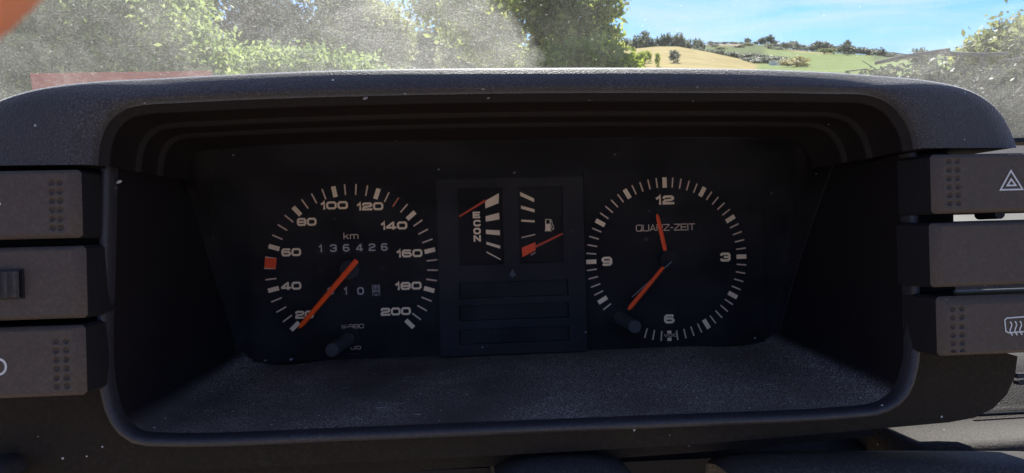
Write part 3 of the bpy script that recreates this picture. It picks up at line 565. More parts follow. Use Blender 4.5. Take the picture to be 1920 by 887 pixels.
DL1 = dotgrid((97, 112), (342, 359, 376, 393, 410, 427)); DL3 = dotgrid((105, 124), (640, 657, 674, 691, 708, 724))
DR1 = dotgrid((1780, 1796), (302, 318, 334, 350, 366, 381)); DR3 = dotgrid((1787, 1804), (579, 595, 612, 628, 643, 659))
xl = sx(-150, 500); xr = sx(2080, 500)
s1, o1 = switch('grey rectangular push switch with two rows of finger dimples, top of the left stack', 'push_switch', sx(148, 385), xl, szz(100, 318), szz(100, 447), -1, DL1)
s2, o2 = switch('grey rectangular dimmer switch with ribbed thumbwheel, middle of the left stack', 'dimmer_switch', sx(157, 530), xl, szz(100, 462), szz(100, 599), -1)
s3, o3 = switch('grey rectangular push switch with white ring symbol, bottom of the left stack', 'push_switch', sx(156, 680), xl, szz(100, 612), szz(100, 745), -1, DL3)
s4, o4 = switch('grey push switch with white double triangle hazard symbol', 'push_switch', sx(1752, 340), xr, szz(1800, 288), szz(1800, 400), 1, DR1, nub=True)
s5, o5 = switch('blank grey push switch without symbol or dimples between hazard and window heater switches', 'push_switch', sx(1750, 470), xr, szz(1800, 417), szz(1800, 538), 1)
s6, o6 = switch('grey push switch with white rear window heater symbol', 'push_switch', sx(1763, 610), xr, szz(1800, 556), szz(1800, 668), 1, DR3, chamfer_top=.0035)
YS = YF - .00025
def rib_sym(parent, org, strokes, w, name='symbol'):
    mb = MB(org)
    for k, (pts, cl) in enumerate(strokes): ribbon(mb, [(P(a, b, YS).x, P(a, b, YS).z) for a, b in pts], w / FOCAL * .278, YS - k * .00003, cl)
    return mb.build(name, M['symbol'], parent)
rib_sym(s4, o4, [([(1895.5, 320), (1876, 356), (1917.5, 355)], True), ([(1896, 336), (1888.5, 348), (1904.5, 347.5)], True)], 3.2)
def wavy(x, s_=0): return ([(x + 2.2 * math.sin(t * 2.2 * math.pi) + t * 3, 603 + t * 26 - s_) for t in np.linspace(0, 1, 12)], False)
rib_sym(s6, o6, [([(1884, 600), (1888, 596.5), (1945, 592), (1948, 595), (1949, 617), (1946, 620), (1891, 624), (1886, 621)], True), wavy(1894), wavy(1903, .6), wavy(1912, 1.2)], 2.6)
rib_sym(s3, o3, [([(-3 + 14 * math.cos(a), 688 + 14.5 * math.sin(a)) for a in np.linspace(0, 2 * math.pi, 24, endpoint=False)], True)], 4.0)
rib_sym(s1, o1, [([(-22, 384), (1.5, 382)], False)], 4)
# dimmer thumbwheel in its slot
mb = MB(o2); a0, a1 = sx(-60, 530), sx(46, 530); zt_, zb_ = szz(20, 505), szz(20, 561)
mb.box(a0, a1, YF - .0004, YF + .001, zb_, zt_); mb.build('wheel_slot', M['switch_side'], s2)
mb = MB(o2); zc = (zt_ + zb_) / 2; x = a0 + .001; k = 0; prof = []
while x < a1 - .0024:
    prof += [(x, -.0024), (x + .0012, -.0032), (x + .0018, -.0032), (x + .0024, -.0022)]; x += .0031
mb.loft([[(p_, YF + d_ * s_ , zc + z_) for p_, d_ in prof] for z_, s_ in ((-.0052, .2), (-.0046, 1), (.0046, 1), (.0052, .2))]); mb.build('thumbwheel', M['knob'], s2)

# ================================================================== dashboard around the binnacle
def lower_dash():
    prof = [(-0.005, P(1915, 640, -.005).z), (-0.04, P(1915, 690, -.04).z), (-0.052, P(1915, 752, -.052).z), (-0.055, P(1915, 757, -.055).z), (-0.057, P(1915, 766, -.057).z), (-0.060, P(1850, 780, -.060).z), (-0.086, P(1850, 812, -.086).z), (-0.091, P(1850, 818, -.091).z), (-0.095, P(1850, 828, -.095).z), (-0.097, P(1850, 838, -.097).z), (-0.099, P(1850, 872, -.099).z), (-0.10, P(1850, 1000, -.10).z)]
    xs = [P(1690, 800, -.09).x, P(1700, 800, -.09).x, P(1716, 800, -.09).x, .45]
    t_ = thing('lower_dashboard', 'dusty grey lower dashboard ledge beneath the right hand switches', 'dashboard', origin=(.3, -.08, prof[-1][1]))
    org = (.3, -.08, prof[-1][1]); mb = MB(org)
    dz = [-.022, -.010, -.002, 0]
    mb.loft([[(x, y + .01 * (1 if i == 0 else 0), z + d) for y, z in prof] for i, (x, d) in enumerate(zip(xs, dz))]); mb.build('ledge', M['dash'], t_, True)
    mb = MB(org); z = prof[4][1]; mb.tube([(P(1820, 770, -.059).x, -.0595, P(1850, 777, -.0595).z), (.45, -.0595, P(1850, 777, -.0595).z)], [.0009, .0009], 8); mb.build('seam', M['seal'], t_)
    mb = MB(org); q = P(1912, 716, -.062); mb.box(q.x - .002, q.x + .03, -.064, -.060, q.z - .0012, q.z + .0008); mb.box(q.x - .001, q.x + .03, -.062, -.060, q.z + .0018, q.z + .0042); mb.build('trim_strip', M['knob'], t_)
lower_dash()
# pale dusty pad in front at the bottom (column cover ledge)
def pad(name, label, cat, pts_px, y0, depth, mat, drop=.03):
    """a cushion-like slab: top edge along pixels at depth y0, going back by depth"""
    top = catmull([xz(a, b, y0) for a, b in pts_px], 40); org = (float(top[:, 0].mean()), y0, float(top[:, 1].min()) - drop)
    t_ = thing(name, label, cat, origin=org); mb = MB(org)
    lay_ = []
    for dy, dz in [(-.012, -drop), (-.011, -.012), (-.008, -.005), (-.003, -.001), (.003, 0), (depth * .6, -.001), (depth, -.004), (depth + .004, -.02)]:
        lay_.append([(a, y0 + dy, b + dz) for a, b in top])
    mb.loft(lay_); mb.build('shell', mat, t_, True); return t_, org
pad('steering_column_pad', 'pale grey dusty pad with flat top beneath the lower dashboard ledge', 'cover', [(1372, 893), (1385, 882), (1410, 875), (1450, 871), (1560, 868), (1760, 867), (2000, 867)], -.125, .03, M['dash'])
t_, org = pad('steering_column_cover', 'domed dusty steering column cover below the middle of the binnacle', 'cover', [(930, 899), (958, 880), (985, 870), (1030, 864), (1085, 862), (1130, 866), (1165, 876), (1190, 893)], -.115, .05, M['cover'])
mb = MB(org); a = P(1122, 845, -.10); b = P(1150, 868, -.105); c = P(1176, 900, -.11); mb.tube([a, b, c], [.0009, .0012, .0016], 10); mb.build('stalk', M['hub'], t_, True)
t_, org = pad('column_stalk', 'small dusty bluish lever end below the left switches', 'lever', [(-60, 880), (-30, 866), (0, 861), (15, 870), (24, 892)], -.12, .02, M['rim'])
# dark body of the dash behind and below everything
body = thing('dashboard_body', 'dark dashboard body under and behind the instrument binnacle', 'dashboard', origin=(0, .1, -.16))
org = (0, .1, -.16)
mb = MB(org); zlo = P(960, 900, -.06).z
mb.add([(-.6, -.06, zlo + .012), (.24, -.06, zlo + .004), (.24, -.05, zlo - .2), (-.6, -.05, zlo - .2)], [(0, 1, 2, 3)])
mb.add([(-.6, -.06, zlo + .012), (.24, -.06, zlo + .004), (.24, .02, zlo + .03), (-.6, .02, zlo + .03)], [(0, 1, 2, 3)])
mb.build('knee_panel', M['dashdark'], body)
# dash top running to the windscreen (world frame sheet, sunlit)
ZD = -0.055
dt = bpy.data.objects.new('dash_top', None); C.objects.link(dt); dt.location = (0, .3, ZD); tag(dt, 'sunlit dark dash top shelf below the windscreen', 'dashboard')
mb = MB((0, .3, ZD)); xs = np.linspace(-.75, .85, 24)
prof = [(.10, ZD - .10), (.105, ZD - .02), (.12, ZD - .006), (.15, ZD), (.30, ZD + .012), (.46, ZD + .03), (.53, ZD + .034)]
mb.loft([[(x, y + .02 * (x / .8) ** 2 * -1, z) for y, z in prof] for x in xs]); mb.build('shelf', M['dash'], dt, True)
# pale sheet added on the shelf to brighten the gap under the hazard switch
mb = MB((.42, .25, ZD + .005)); gx = np.linspace(.27, .60, 12); gy = np.linspace(.145, .30, 8)
mb.loft([[(x, y, ZD + .006 + (y - .15) * .075 + .004 * math.sin(x * 37) * math.sin(y * 41 + 1)) for y in gy] for x in gx]); pp = mb.build('gap_fill_sheet', M['gap_fill'], None, True)
pp.location = (.42, .25, ZD + .005); tag(pp, 'pale sheet added on the dash top to brighten the gap behind the hazard switch', 'gap_fill')

# ------------------------------------------------------------------ windscreen with sunlit dust
G0 = Vector((0, .54, -.018)); GS = R(38)                          # lower edge and slope
gx_ = Vector((1, 0, 0)); gs_ = Vector((0, -math.cos(GS), math.sin(GS))); gn_ = gx_.cross(gs_)
def on_glass(px, py):
    d = DASH.to_3x3() @ ray(px, py); t = (G0 - CAM_W).dot(gn_) / d.dot(gn_); p = CAM_W + d * t - G0
    return p.dot(gx_), p.dot(gs_)
wm = bpy.data.materials.new('dusty_windscreen'); wm.use_nodes = True; n = wm.node_tree; n.nodes.clear(); N = n.nodes.new; Lk = n.links.new
def math_(op, a, b=None, c=None):
    m_ = N('ShaderNodeMath'); m_.operation = op
    for i, q in enumerate((a, b, c)):
        if q is None: continue
        if isinstance(q, (int, float)): m_.inputs[i].default_value = q
        else: Lk(q, m_.inputs[i])
    return m_.outputs[0]
def ramp(v, a, b, c=0, d=1):
    m_ = N('ShaderNodeMapRange'); m_.interpolation_type = 'SMOOTHSTEP'; Lk(v, m_.inputs[0]); m_.inputs[1].default_value = a; m_.inputs[2].default_value = b; m_.inputs[3].default_value = c; m_.inputs[4].default_value = d; return m_.outputs[0]
t = N('ShaderNodeTexCoord'); sp = N('ShaderNodeSeparateXYZ'); Lk(t.outputs['Object'], sp.inputs[0]); X, Y_ = sp.outputs[0], sp.outputs[1]
def noise(scale, stretch=(1, 1, 1), rot=0, detail=3, rough=.6):
    m_ = N('ShaderNodeMapping'); m_.inputs['Scale'].default_value = stretch; m_.inputs['Rotation'].default_value = (0, 0, rot); Lk(t.outputs['Object'], m_.inputs[0])
    q = N('ShaderNodeTexNoise'); q.inputs['Scale'].default_value = scale; q.inputs['Detail'].default_value = detail; q.inputs['Roughness'].default_value = rough; Lk(m_.outputs[0], q.inputs[0]); return q.outputs[0]
# wiped arc: dusty inside a circle through three points read off the dust edge
p1, p2, p3 = (Vector(on_glass(*q)) for q in ((900, -10), (972, 40), (1018, 128)))
ax, ay, bx_, by_, cx_, cy_ = p1.x, p1.y, p2.x, p2.y, p3.x, p3.y
dd = 2 * (ax * (by_ - cy_) + bx_ * (cy_ - ay) + cx_ * (ay - by_))
ux = ((ax*ax + ay*ay) * (by_ - cy_) + (bx_*bx_ + by_*by_) * (cy_ - ay) + (cx_*cx_ + cy_*cy_) * (ay - by_)) / dd
uy = ((ax*ax + ay*ay) * (cx_ - bx_) + (bx_*bx_ + by_*by_) * (ax - cx_) + (cx_*cx_ + cy_*cy_) * (bx_ - ax)) / dd
rad = (p1 - Vector((ux, uy))).length
print('arc', ux, uy, rad, p1, p2, p3)
dist = math_('SQRT', math_('ADD', math_('POWER', math_('SUBTRACT', X, ux), 2), math_('POWER', math_('SUBTRACT', Y_, uy), 2)))
dist = math_('ADD', dist, math_('MULTIPLY', math_('SUBTRACT', noise(60, detail=5, rough=.7), .5), .03))
left_of = ramp(X, p3.x - .001, p3.x + .08, 1, 0)
inside = math_('MAXIMUM', ramp(dist, rad - .014, rad + .007, 1, 0), ramp(X, ux - .02, ux + .02, 1, 0))
edge = math_('MULTIPLY', ramp(X, ux - .25, ux + .05, 0, 1), inside)  # dust swept thicker to the arc edge
pr = Vector(on_glass(1570, 136)); pr2 = Vector(on_glass(1745, 60)); dv = (pr2 - pr).normalized(); nv = Vector((dv.y, -dv.x))
side = math_('ADD', math_('MULTIPLY', math_('SUBTRACT', X, pr.x), nv.x), math_('MULTIPLY', math_('SUBTRACT', Y_, pr.y), nv.y))
side = math_('ADD', side, math_('MULTIPLY', math_('SUBTRACT', noise(25, detail=4), .5), .03))
rightz = ramp(side, -.004, .05)
spk = ramp(noise(560, (1, 2.2, 1), R(22), 3, .75), .50, .72)
spk2 = ramp(noise(150, (1, 2.8, 1), R(26), 4, .7), .50, .76)
big = ramp(noise(14, detail=5), .3, .7, .6, 1.15)
dens = math_('ADD', math_('MULTIPLY', inside, .14), math_('MULTIPLY', edge, .10))
dens = math_('ADD', dens, math_('MULTIPLY', rightz, .11)); dens = math_('ADD', dens, .065)  # last term is an even veil, also painting distance haze
grain = math_('ADD', .50, math_('ADD', math_('MULTIPLY', spk, 1.7), math_('MULTIPLY', spk2, .75)))
nw = N('ShaderNodeTexNoise'); nw.noise_dimensions = '2D'; cmb = N('ShaderNodeCombineXYZ'); Lk(math_('MULTIPLY', dist, 170.0), cmb.inputs[0]); Lk(math_('MULTIPLY', X, 6.0), cmb.inputs[1]); Lk(cmb.outputs[0], nw.inputs[0]); nw.inputs['Scale'].default_value = 1; nw.inputs['Detail'].default_value = 4
smear = ramp(nw.outputs[0], .3, .7, .90, 1.10)                      # concentric wiper smears
fac = math_('MULTIPLY', math_('MULTIPLY', math_('MULTIPLY', dens, grain), big), smear)
# sparse grit on the wiped area
vo = N('ShaderNodeTexVoronoi'); vo.inputs['Scale'].default_value = 130; Lk(t.outputs['Object'], vo.inputs[0]); vc = N('ShaderNodeSeparateColor'); Lk(vo.outputs['Color'], vc.inputs[0])
grit = math_('MULTIPLY', math_('LESS_THAN', vo.outputs['Distance'], .14), math_('LESS_THAN', vc.outputs[0], .16))
fac = math_('MINIMUM', math_('ADD', fac, math_('MULTIPLY', grit, .16)), .9)
tr = N('ShaderNodeBsdfTransparent'); tr.inputs[0].default_value = (.93, .955, .95, 1)
tl = N('ShaderNodeBsdfTranslucent'); tl.inputs[0].default_value = (.86, .86, .78, 1)
df = N('ShaderNodeBsdfDiffuse'); df.inputs[0].default_value = (.5, .49, .46, 1)
md = N('ShaderNodeMixShader'); md.inputs[0].default_value = .3; Lk(tl.outputs[0], md.inputs[1]); Lk(df.outputs[0], md.inputs[2])
ms = N('ShaderNodeMixShader'); Lk(fac, ms.inputs[0]); Lk(tr.outputs[0], ms.inputs[1]); Lk(md.outputs[0], ms.inputs[2])
oo = N('ShaderNodeOutputMaterial'); Lk(ms.outputs[0], oo.inputs[0])
ws = bpy.data.objects.new('windscreen', None); C.objects.link(ws)
ws.matrix_world = Matrix((gx_, gs_, gn_)).transposed().to_4x4(); ws.matrix_world.translation = G0
mw = Matrix((gx_, gs_, gn_)).transposed().to_4x4(); mw.translation = G0; ws.matrix_world = mw
tag(ws, 'dusty sloping windscreen with a wiped arc above the instrument hood', 'windscreen')
xs = np.linspace(-.72, .82, 24); ss = np.linspace(0, .75, 10)
link_mesh('glass', [(x, s_, 0) for s_ in ss for x in xs], [(j * 24 + i, j * 24 + i + 1, (j + 1) * 24 + i + 1, (j + 1) * 24 + i) for j in range(9) for i in range(23)], wm, ws)
mb = MB(); mb.box(-.72, .82, -.022, .006, -.008, .006); mb.build('seal', M['seal'], ws)
mb = MB(); mb.box(-.72, .82, -.034, -.0225, -.010, .002); mb.build('sill_trim', M['symbol'], ws)

# ================================================================== the country outside
GZ = -1.05
def terrain_h(x, y):
    d = np.hypot(x - CAM_W.x, y - CAM_W.y); az = np.degrees(np.arctan2(x - CAM_W.x, y - CAM_W.y))
    z = np.full_like(d, GZ)
    def el2z(e, r): return CAM_W.z + r * np.tan(np.radians(e))
    # ridge skyline read off the photo (azimuth deg, elevation deg)
    ridge = np.interp(az, RA, RE); zr_ = el2z(ridge, 360.0); t = np.clip((d - 150) / 210, 0, 1); far = GZ + (zr_ - GZ) * (t * t * (3 - 2 * t)) ** .9
    far = np.where(d > 360, zr_ - (d - 360) * .06, far)
    mound = np.interp(az, MA, ME); zm = el2z(mound, 140.0); tm = np.clip((d - 45) / 95, 0, 1); near = GZ + (zm - GZ) * np.sin(tm * math.pi / 2) ** 1.3
    near = np.where(d > 140, zm - (d - 140) * .10, near)
    return np.maximum(np.maximum(z, far), near) + 0 * z
def azel(px, py):
    d = DASH.to_3x3() @ ray(px, py); return math.degrees(math.atan2(d.x, d.y)), math.degrees(math.atan2(d.z, math.hypot(d.x, d.y)))
rid = [(-600, 96), (200, 90), (700, 86), (1160, 86), (1250, 86), (1330, 84), (1400, 83), (1445, 86), (1500, 95), (1560, 99), (1640, 104), (1720, 112), (1900, 118), (2400, 118)]
mnd = [(-600, 160), (900, 130), (1080, 104), (1160, 95), (1230, 88), (1270, 88), (1330, 98), (1400, 113), (1440, 126), (1500, 140), (2400, 170)]
RA, RE = zip(*[azel(*q) for q in rid]); MA, ME = zip(*[azel(*q) for q in mnd])
azs = np.radians(np.concatenate([np.linspace(-180, -75, 36)[:-1], np.linspace(-75, 75, 300), np.linspace(75, 180, 36)[1:]])); ds = np.concatenate([[0.5], np.geomspace(3, 45, 14), np.linspace(50, 400, 60), [500, 800, 1500, 3500]])
A_, D_ = np.meshgrid(azs, ds); Xg = CAM_W.x + np.sin(A_) * D_; Yg = CAM_W.y + np.cos(A_) * D_; Zg = terrain_h(Xg, Yg)
nA = len(azs); vs_ = np.stack([Xg, Yg, Zg], -1).reshape(-1, 3)
fs_ = [(j * nA + i, j * nA + i + 1, (j + 1) * nA + i + 1, (j + 1) * nA + i) for j in range(len(ds) - 1) for i in range(nA - 1)]
gmat = bpy.data.materials.new('hill_fields'); n, b = nodes_of(gmat); N = n.nodes.new; Lk = n.links.new
b.inputs['Roughness'].default_value = .95; b.inputs['Specular IOR Level'].default_value = .05
at = N('ShaderNodeVertexColor'); at.layer_name = 'field'
tx = N('ShaderNodeTexCoord'); q1 = N('ShaderNodeTexNoise'); q1.inputs['Scale'].default_value = .22; q1.inputs['Detail'].default_value = 8; q1.inputs['Roughness'].default_value = .7; Lk(tx.outputs['Object'], q1.inputs[0])
mr = N('ShaderNodeMapRange'); Lk(q1.outputs[0], mr.inputs[0]); mr.inputs[1].default_value = .3; mr.inputs[2].default_value = .7; mr.inputs[3].default_value = .72; mr.inputs[4].default_value = 1.25
mm = N('ShaderNodeMixRGB'); mm.blend_type = 'MULTIPLY'; mm.inputs[0].default_value = 1; Lk(at.outputs[0], mm.inputs[1]); Lk(mr.outputs[0], mm.inputs[2]); Lk(mm.outputs[0], b.inputs['Base Color'])
ter = link_mesh('terrain', vs_, fs_, gmat, None, True); ter['kind'] = 'structure'
col = ter.data.color_attributes.new('field', 'FLOAT_COLOR', 'POINT')
azd = np.degrees(A_).ravel(); dd_ = D_.ravel()
tan = np.array([.38, .30, .12]); green = np.array([.19, .24, .075]); scrub = np.array([.12, .15, .055]); brown = np.array([.30, .215, .12]); meadow = np.array([.24, .25, .08])
cols = np.tile(meadow, (len(azd), 1)); cols[dd_ < 45] = (.40, .33, .22); a_of = lambda px: azel(px, 100)[0]  # near ground made pale so it bounces light into the binnacle
cols[(dd_ > 45) & (dd_ <= 160)] = tan; cols[(dd_ > 45) & (dd_ <= 160) & (azd > a_of(1428))] = green
far_ = dd_ > 160; cols[far_] = scrub
cols[far_ & (azd > a_of(1430)) & (azd < a_of(1640)) & (dd_ < 310)] = green
cols[far_ & (azd > a_of(1300)) & (azd < a_of(1400)) & (dd_ > 290)] = brown
cols[far_ & (azd > a_of(1480)) & (azd < a_of(1560)) & (dd_ > 270) & (dd_ < 300)] = tan * .9
buf = np.ones((len(azd), 4), np.float32); buf[:, :3] = cols; col.data.foreach_set('color', buf.ravel())

# ------------------------------------------------------------------ trees and bushes
def leaf_mesh(name, centers, leaf, mat, r_, parent=None, aspect=.5):
    n_ = len(centers); d = r_.normal(size=(n_, 3)); d /= np.linalg.norm(d, axis=1)[:, None]; e = r_.normal(size=(n_, 3)); e = np.cross(d, e); e /= np.linalg.norm(e, axis=1)[:, None]
    L_ = leaf * r_.uniform(.6, 1.3, (n_, 1)); c = np.asarray(centers)
    v = np.stack([c - d * L_, c + e * L_ * aspect, c + d * L_, c - e * L_ * aspect], 1).reshape(-1, 3)
    me = bpy.data.meshes.new(name); me.vertices.add(4 * n_); me.vertices.foreach_set('co', v.astype(np.float32).ravel()); me.loops.add(4 * n_); me.loops.foreach_set('vertex_index', np.arange(4 * n_, dtype=np.int32))
    me.polygons.add(n_); me.polygons.foreach_set('loop_start', np.arange(0, 4 * n_, 4, dtype=np.int32)); me.update(calc_edges=True); me.materials.append(mat)
    o = bpy.data.objects.new(name, me); C.objects.link(o); o.parent = parent; return o
def clump_points(blobs, nclump, per, r_, spread):
    """clumps of leaves spread through ellipsoid blobs (centre, radii)"""
    vol = np.array([np.prod(b_[1]) for b_ in blobs]) ** .7; vol /= vol.sum(); pts = []
    for b_, k in zip(blobs, r_.multinomial(nclump, vol)):
        u = r_.normal(size=(k, 3)); u /= np.linalg.norm(u, axis=1)[:, None]; rr_ = r_.uniform(.25, 1, (k, 1)) ** .5
        c = np.array(b_[0]) + u * rr_ * np.array(b_[1]); m_ = r_.poisson(per, k) + 1
        cc = np.repeat(c, m_, 0); pts.append(cc + r_.normal(size=cc.shape) * spread)
    return np.concatenate(pts)
def branches(mb, base, top, r, depth, r_, n=4, wild=.5):
    base, top = Vector(base), Vector(top); L_ = (top - base).length; mid = base.lerp(top, .5) + Vector(r_.normal(size=3)) * L_ * .06
    mb.tube([base, mid, top], [r, r * .8, r * .55], 5 if depth > 1 else 3, False)
    if depth == 0: return
    for k in range(n):
        t = r_.uniform(.45, 1); p = base.lerp(top, t); d = ((top - base).normalized() + Vector(r_.normal(size=3)) * wild).normalized()
        branches(mb, p, p + d * L_ * r_.uniform(.45, .7), r * .5, depth - 1, r_, n, wild)
LM = {k: leafmat('leaves_' + k, *v) for k, v in dict(
    walnut=((.09, .14, .035), (.32, .38, .10), .65), bright=((.14, .22, .03), (.30, .36, .05), .55), hedge=((.08, .14, .04), (.27, .34, .12), .62), dark=((.05, .065, .03), (.13, .14, .07), .35),
    pale=((.12, .16, .06), (.28, .30, .12), .5), far=((.10, .12, .09), (.18, .20, .135), .4), yellow=((.30, .27, .07), (.42, .37, .11), .4), brush=((.05, .06, .04), (.12, .12, .075), .3)).items()}  # far leaves greyed and lightened: distance haze put into their colour
bark = flat('bark', (.09, .07, .055), .9, .1, .4, 12); drywood = flat('dry_wood', (.17, .155, .13), .85, .1, .35, 15)
def tree(name, label, cat, base, blobs, nclump, per, spread, leaf, lm, seed, trunk_r, trunk_h, depth=2, group=None, wild=.5, nb=4):
    r_ = np.random.default_rng(seed); root = bpy.data.objects.new(name, None); C.objects.link(root); root.location = base; tag(root, label, cat, group)
    b_ = Vector(base); pts = clump_points([((np.array(c) - np.array(b_)), rr_) for c, rr_ in blobs], nclump, per, r_, spread)
    leaf_mesh('crown', pts, leaf, LM[lm], r_, root)
    mb = MB(); branches(mb, (0, 0, -.1), (0.05, 0, trunk_h), trunk_r, depth, r_, nb, wild); mb.build('trunk', bark, root); return root
def gnd(px, dist): p = W(px, 130, dist); return Vector((p.x, p.y, float(terrain_h(np.array([p.x]), np.array([p.y]))[0])))
def Wp(px, py, d): return tuple(W(px, py, d))
def mpp(d): return d / FOCAL                                      # metres per photo pixel at range d
# big walnut-like tree right of the wiped arc
d = 15.; k = mpp(d)
tree('walnut_tree', 'large broad leafy green tree standing before the tan hill', 'tree', gnd(1000, d), [(Wp(960, -60, d), (150 * k, 150 * k, 120 * k)), (Wp(1070, -20, d), (85 * k, 110 * k, 95 * k)), (Wp(1090, 70, d - .5), (60 * k, 80 * k, 55 * k)), (Wp(980, 60, d + .5), (110 * k, 100 * k, 80 * k)), (Wp(830, 0, d), (55 * k, 70 * k, 38 * k)), (Wp(900, 50, d + 1), (80 * k, 80 * k, 60 * k)), (Wp(1140, 20, d - .5), (26 * k, 40 * k, 32 * k)), (Wp(1130, 75, d - .5), (28 * k, 40 * k, 22 * k))], 620, 24, .13, .085, 'walnut', 11, .20, 3.2)
d = 13.; k = mpp(d)
tree('shrub', 'bright yellow green shrub at the foot of the large leafy tree', 'bush', gnd(1110, d), [(Wp(1110, 112, d), (55 * k, 45 * k, 28 * k)), (Wp(1040, 125, d), (45 * k, 45 * k, 22 * k)), (Wp(1150, 125, d), (40 * k, 45 * k, 12 * k))], 260, 22, .10, .065, 'bright', 12, .04, .6, 2)
# hedge on the left, close to the car
d = 6.5; k = mpp(d)
tree('hedge_bush', 'tall dense green bush filling the view beyond the dusty windscreen edge', 'bush', gnd(120, d), [(Wp(60, 40, d), (190 * k, 150 * k, 160 * k)), (Wp(240, 60, d + .4), (150 * k, 150 * k, 110 * k)), (Wp(330, 120, d + .5), (110 * k, 120 * k, 60 * k)), (Wp(160, -60, d + .6), (190 * k, 130 * k, 120 * k)), (Wp(-160, 80, d), (200 * k, 150 * k, 190 * k))], 1900, 30, .08, .032, 'hedge', 13, .07, .9, 2)
d = 9.; k = mpp(d)
tree('hedge_bush', 'low pale green bush at the foot of the dark bare branched tree', 'bush', gnd(520, d), [(Wp(450, 130, d), (110 * k, 80 * k, 28 * k)), (Wp(560, 132, d), (90 * k, 80 * k, 26 * k)), (Wp(650, 138, d), (70 * k, 80 * k, 22 * k))], 420, 30, .08, .034, 'hedge', 14, .04, .5, 2)
# dark, half bare tree
d = 18.; k = mpp(d)
tree('bare_tree', 'dark half bare tree with twisting branches behind the hedge', 'tree', gnd(470, d), [(Wp(420, 40, d), (130 * k, 120 * k, 75 * k)), (Wp(520, 80, d), (110 * k, 120 * k, 60 * k)), (Wp(480, -60, d), (170 * k, 120 * k, 60 * k))], 800, 16, .16, .07, 'dark', 15, .2, 2.6, 4, wild=.75, nb=5)
d = 21.; k = mpp(d)
tree('pale_tree', 'pale grey green tree with thin top left of the sky gap', 'tree', gnd(690, d), [(Wp(680, 70, d), (85 * k, 100 * k, 75 * k)), (Wp(640, 110, d), (120 * k, 100 * k, 50 * k)), (Wp(650, 10, d), (50 * k, 80 * k, 50 * k)), (Wp(725, 60, d), (35 * k, 60 * k, 42 * k))], 900, 18, .17, .08, 'pale', 16, .14, 2.4, 3)
d = 40.; k = mpp(d)
tree('round_tree', 'small grey green tree seen under the overhanging leafy branch', 'tree', gnd(820, d), [(Wp(815, 85, d), (55 * k, 60 * k, 40 * k)), (Wp(850, 70, d), (26 * k, 40 * k, 24 * k)), (Wp(780, 105, d), (50 * k, 60 * k, 24 * k))], 300, 20, .25, .14, 'far', 17, .15, 2, 2)
d = 30.; k = mpp(d)
tree('leafy_shrub', 'light green shrub growing between the large tree and the small grey one', 'bush', gnd(890, d), [(Wp(880, 95, d), (60 * k, 60 * k, 42 * k)), (Wp(930, 110, d), (60 * k, 60 * k, 40 * k))], 320, 20, .18, .11, 'pale', 18, .1, 1.5, 2)
# far trees and bushes on the hills: a few meshes, many individuals
protos = []
for s_ in range(6):
    r_ = np.random.default_rng(100 + s_); blobs = [((r_.uniform(-.25, .25), r_.uniform(-.25, .25), r_.uniform(.35, .75)), r_.uniform(.22, .36, 3)) for _ in range(5)] + [((0, 0, .32), (.34, .34, .30))]
    pts = clump_points(blobs, 90, 9, r_, .05); o = leaf_mesh('far_crown', pts, .065, LM['far'], r_); protos.append(o.data); bpy.data.objects.remove(o)
def far_tree(px, py_top, d, wpx, name, label, group, lm='far', base_dz=0):
    k_ = mpp(d); g = gnd(px, d); top = W(px, py_top, d); h = max(top.z - g.z, 1.0); me = random.choice(protos)
    if lm != 'far': me = me.copy(); me.materials.clear(); me.materials.append(LM[lm])
    o = bpy.data.objects.new(name, me); C.objects.link(o); o.location = g - Vector((0, 0, .05)); o.scale = (wpx * k_ * 1.75, wpx * k_ * 1.75, h * 1.06); o.rotation_euler = (0, 0, random.uniform(0, 6.28)); tag(o, label, 'tree' if 'tree' in name else 'bush', group); return o
lab = ('dark round tree in the row along the ridge behind the tan field', 'ridge trees behind the tan field')
for px, py, w_ in [(1172, 74, 24), (1188, 66, 22), (1204, 60, 22), (1214, 57, 20), (1224, 70, 18), (1240, 72, 16), (1252, 66, 22), (1264, 66, 20), (1276, 72, 18), (1290, 74, 14), (1300, 75, 14), (1312, 78, 12), (1180, 78, 24), (1232, 78, 24), (1284, 80, 22)]: far_tree(px, py, 165 + random.uniform(-4, 10), w_, 'ridge_tree', lab[0], lab[1])
lab = ('small dark tree on the bare brown hilltop skyline', 'hilltop skyline trees')
for px, py, w_ in [(1329, 76, 8), (1340, 79, 7), (1372, 78, 5), (1399, 72, 10), (1428, 70, 14), (1438, 67, 14), (1448, 76, 14), (1386, 80, 6), (1354, 80, 6), (1413, 78, 9)]: far_tree(px, py, 352, w_, 'hilltop_tree', lab[0], lab[1])
lab = ('grey green tree in the belt along the top of the green field', 'tree belt above the green field')
for px, py, w_ in [(1476, 78, 16), (1488, 77, 16), (1500, 84, 16), (1512, 85, 16), (1524, 78, 18), (1536, 77, 20), (1548, 82, 16), (1560, 86, 18), (1572, 84, 16), (1584, 77, 12), (1594, 87, 18), (1608, 89, 18), (1622, 88, 20), (1636, 91, 20), (1650, 88, 10), (1656, 95, 20), (1672, 97, 18), (1688, 102, 18), (1464, 82, 14), (1456, 84, 16), (1470, 86, 16), (1506, 89, 16), (1530, 87, 18), (1554, 90, 16), (1578, 90, 18), (1602, 92, 16), (1630, 94, 18), (1646, 96, 16), (1664, 100, 18), (1680, 103, 16), (1700, 105, 18)]: far_tree(px, py, 330 + random.uniform(-8, 14), w_, 'belt_tree', lab[0], lab[1])
far_tree(1477, 80, 285, 18, 'field_tree', 'dark upright tree at the upper left corner of the green field', None)
far_tree(1553, 91, 270, 22, 'field_tree', 'round green tree standing alone in the green field', None, 'pale')
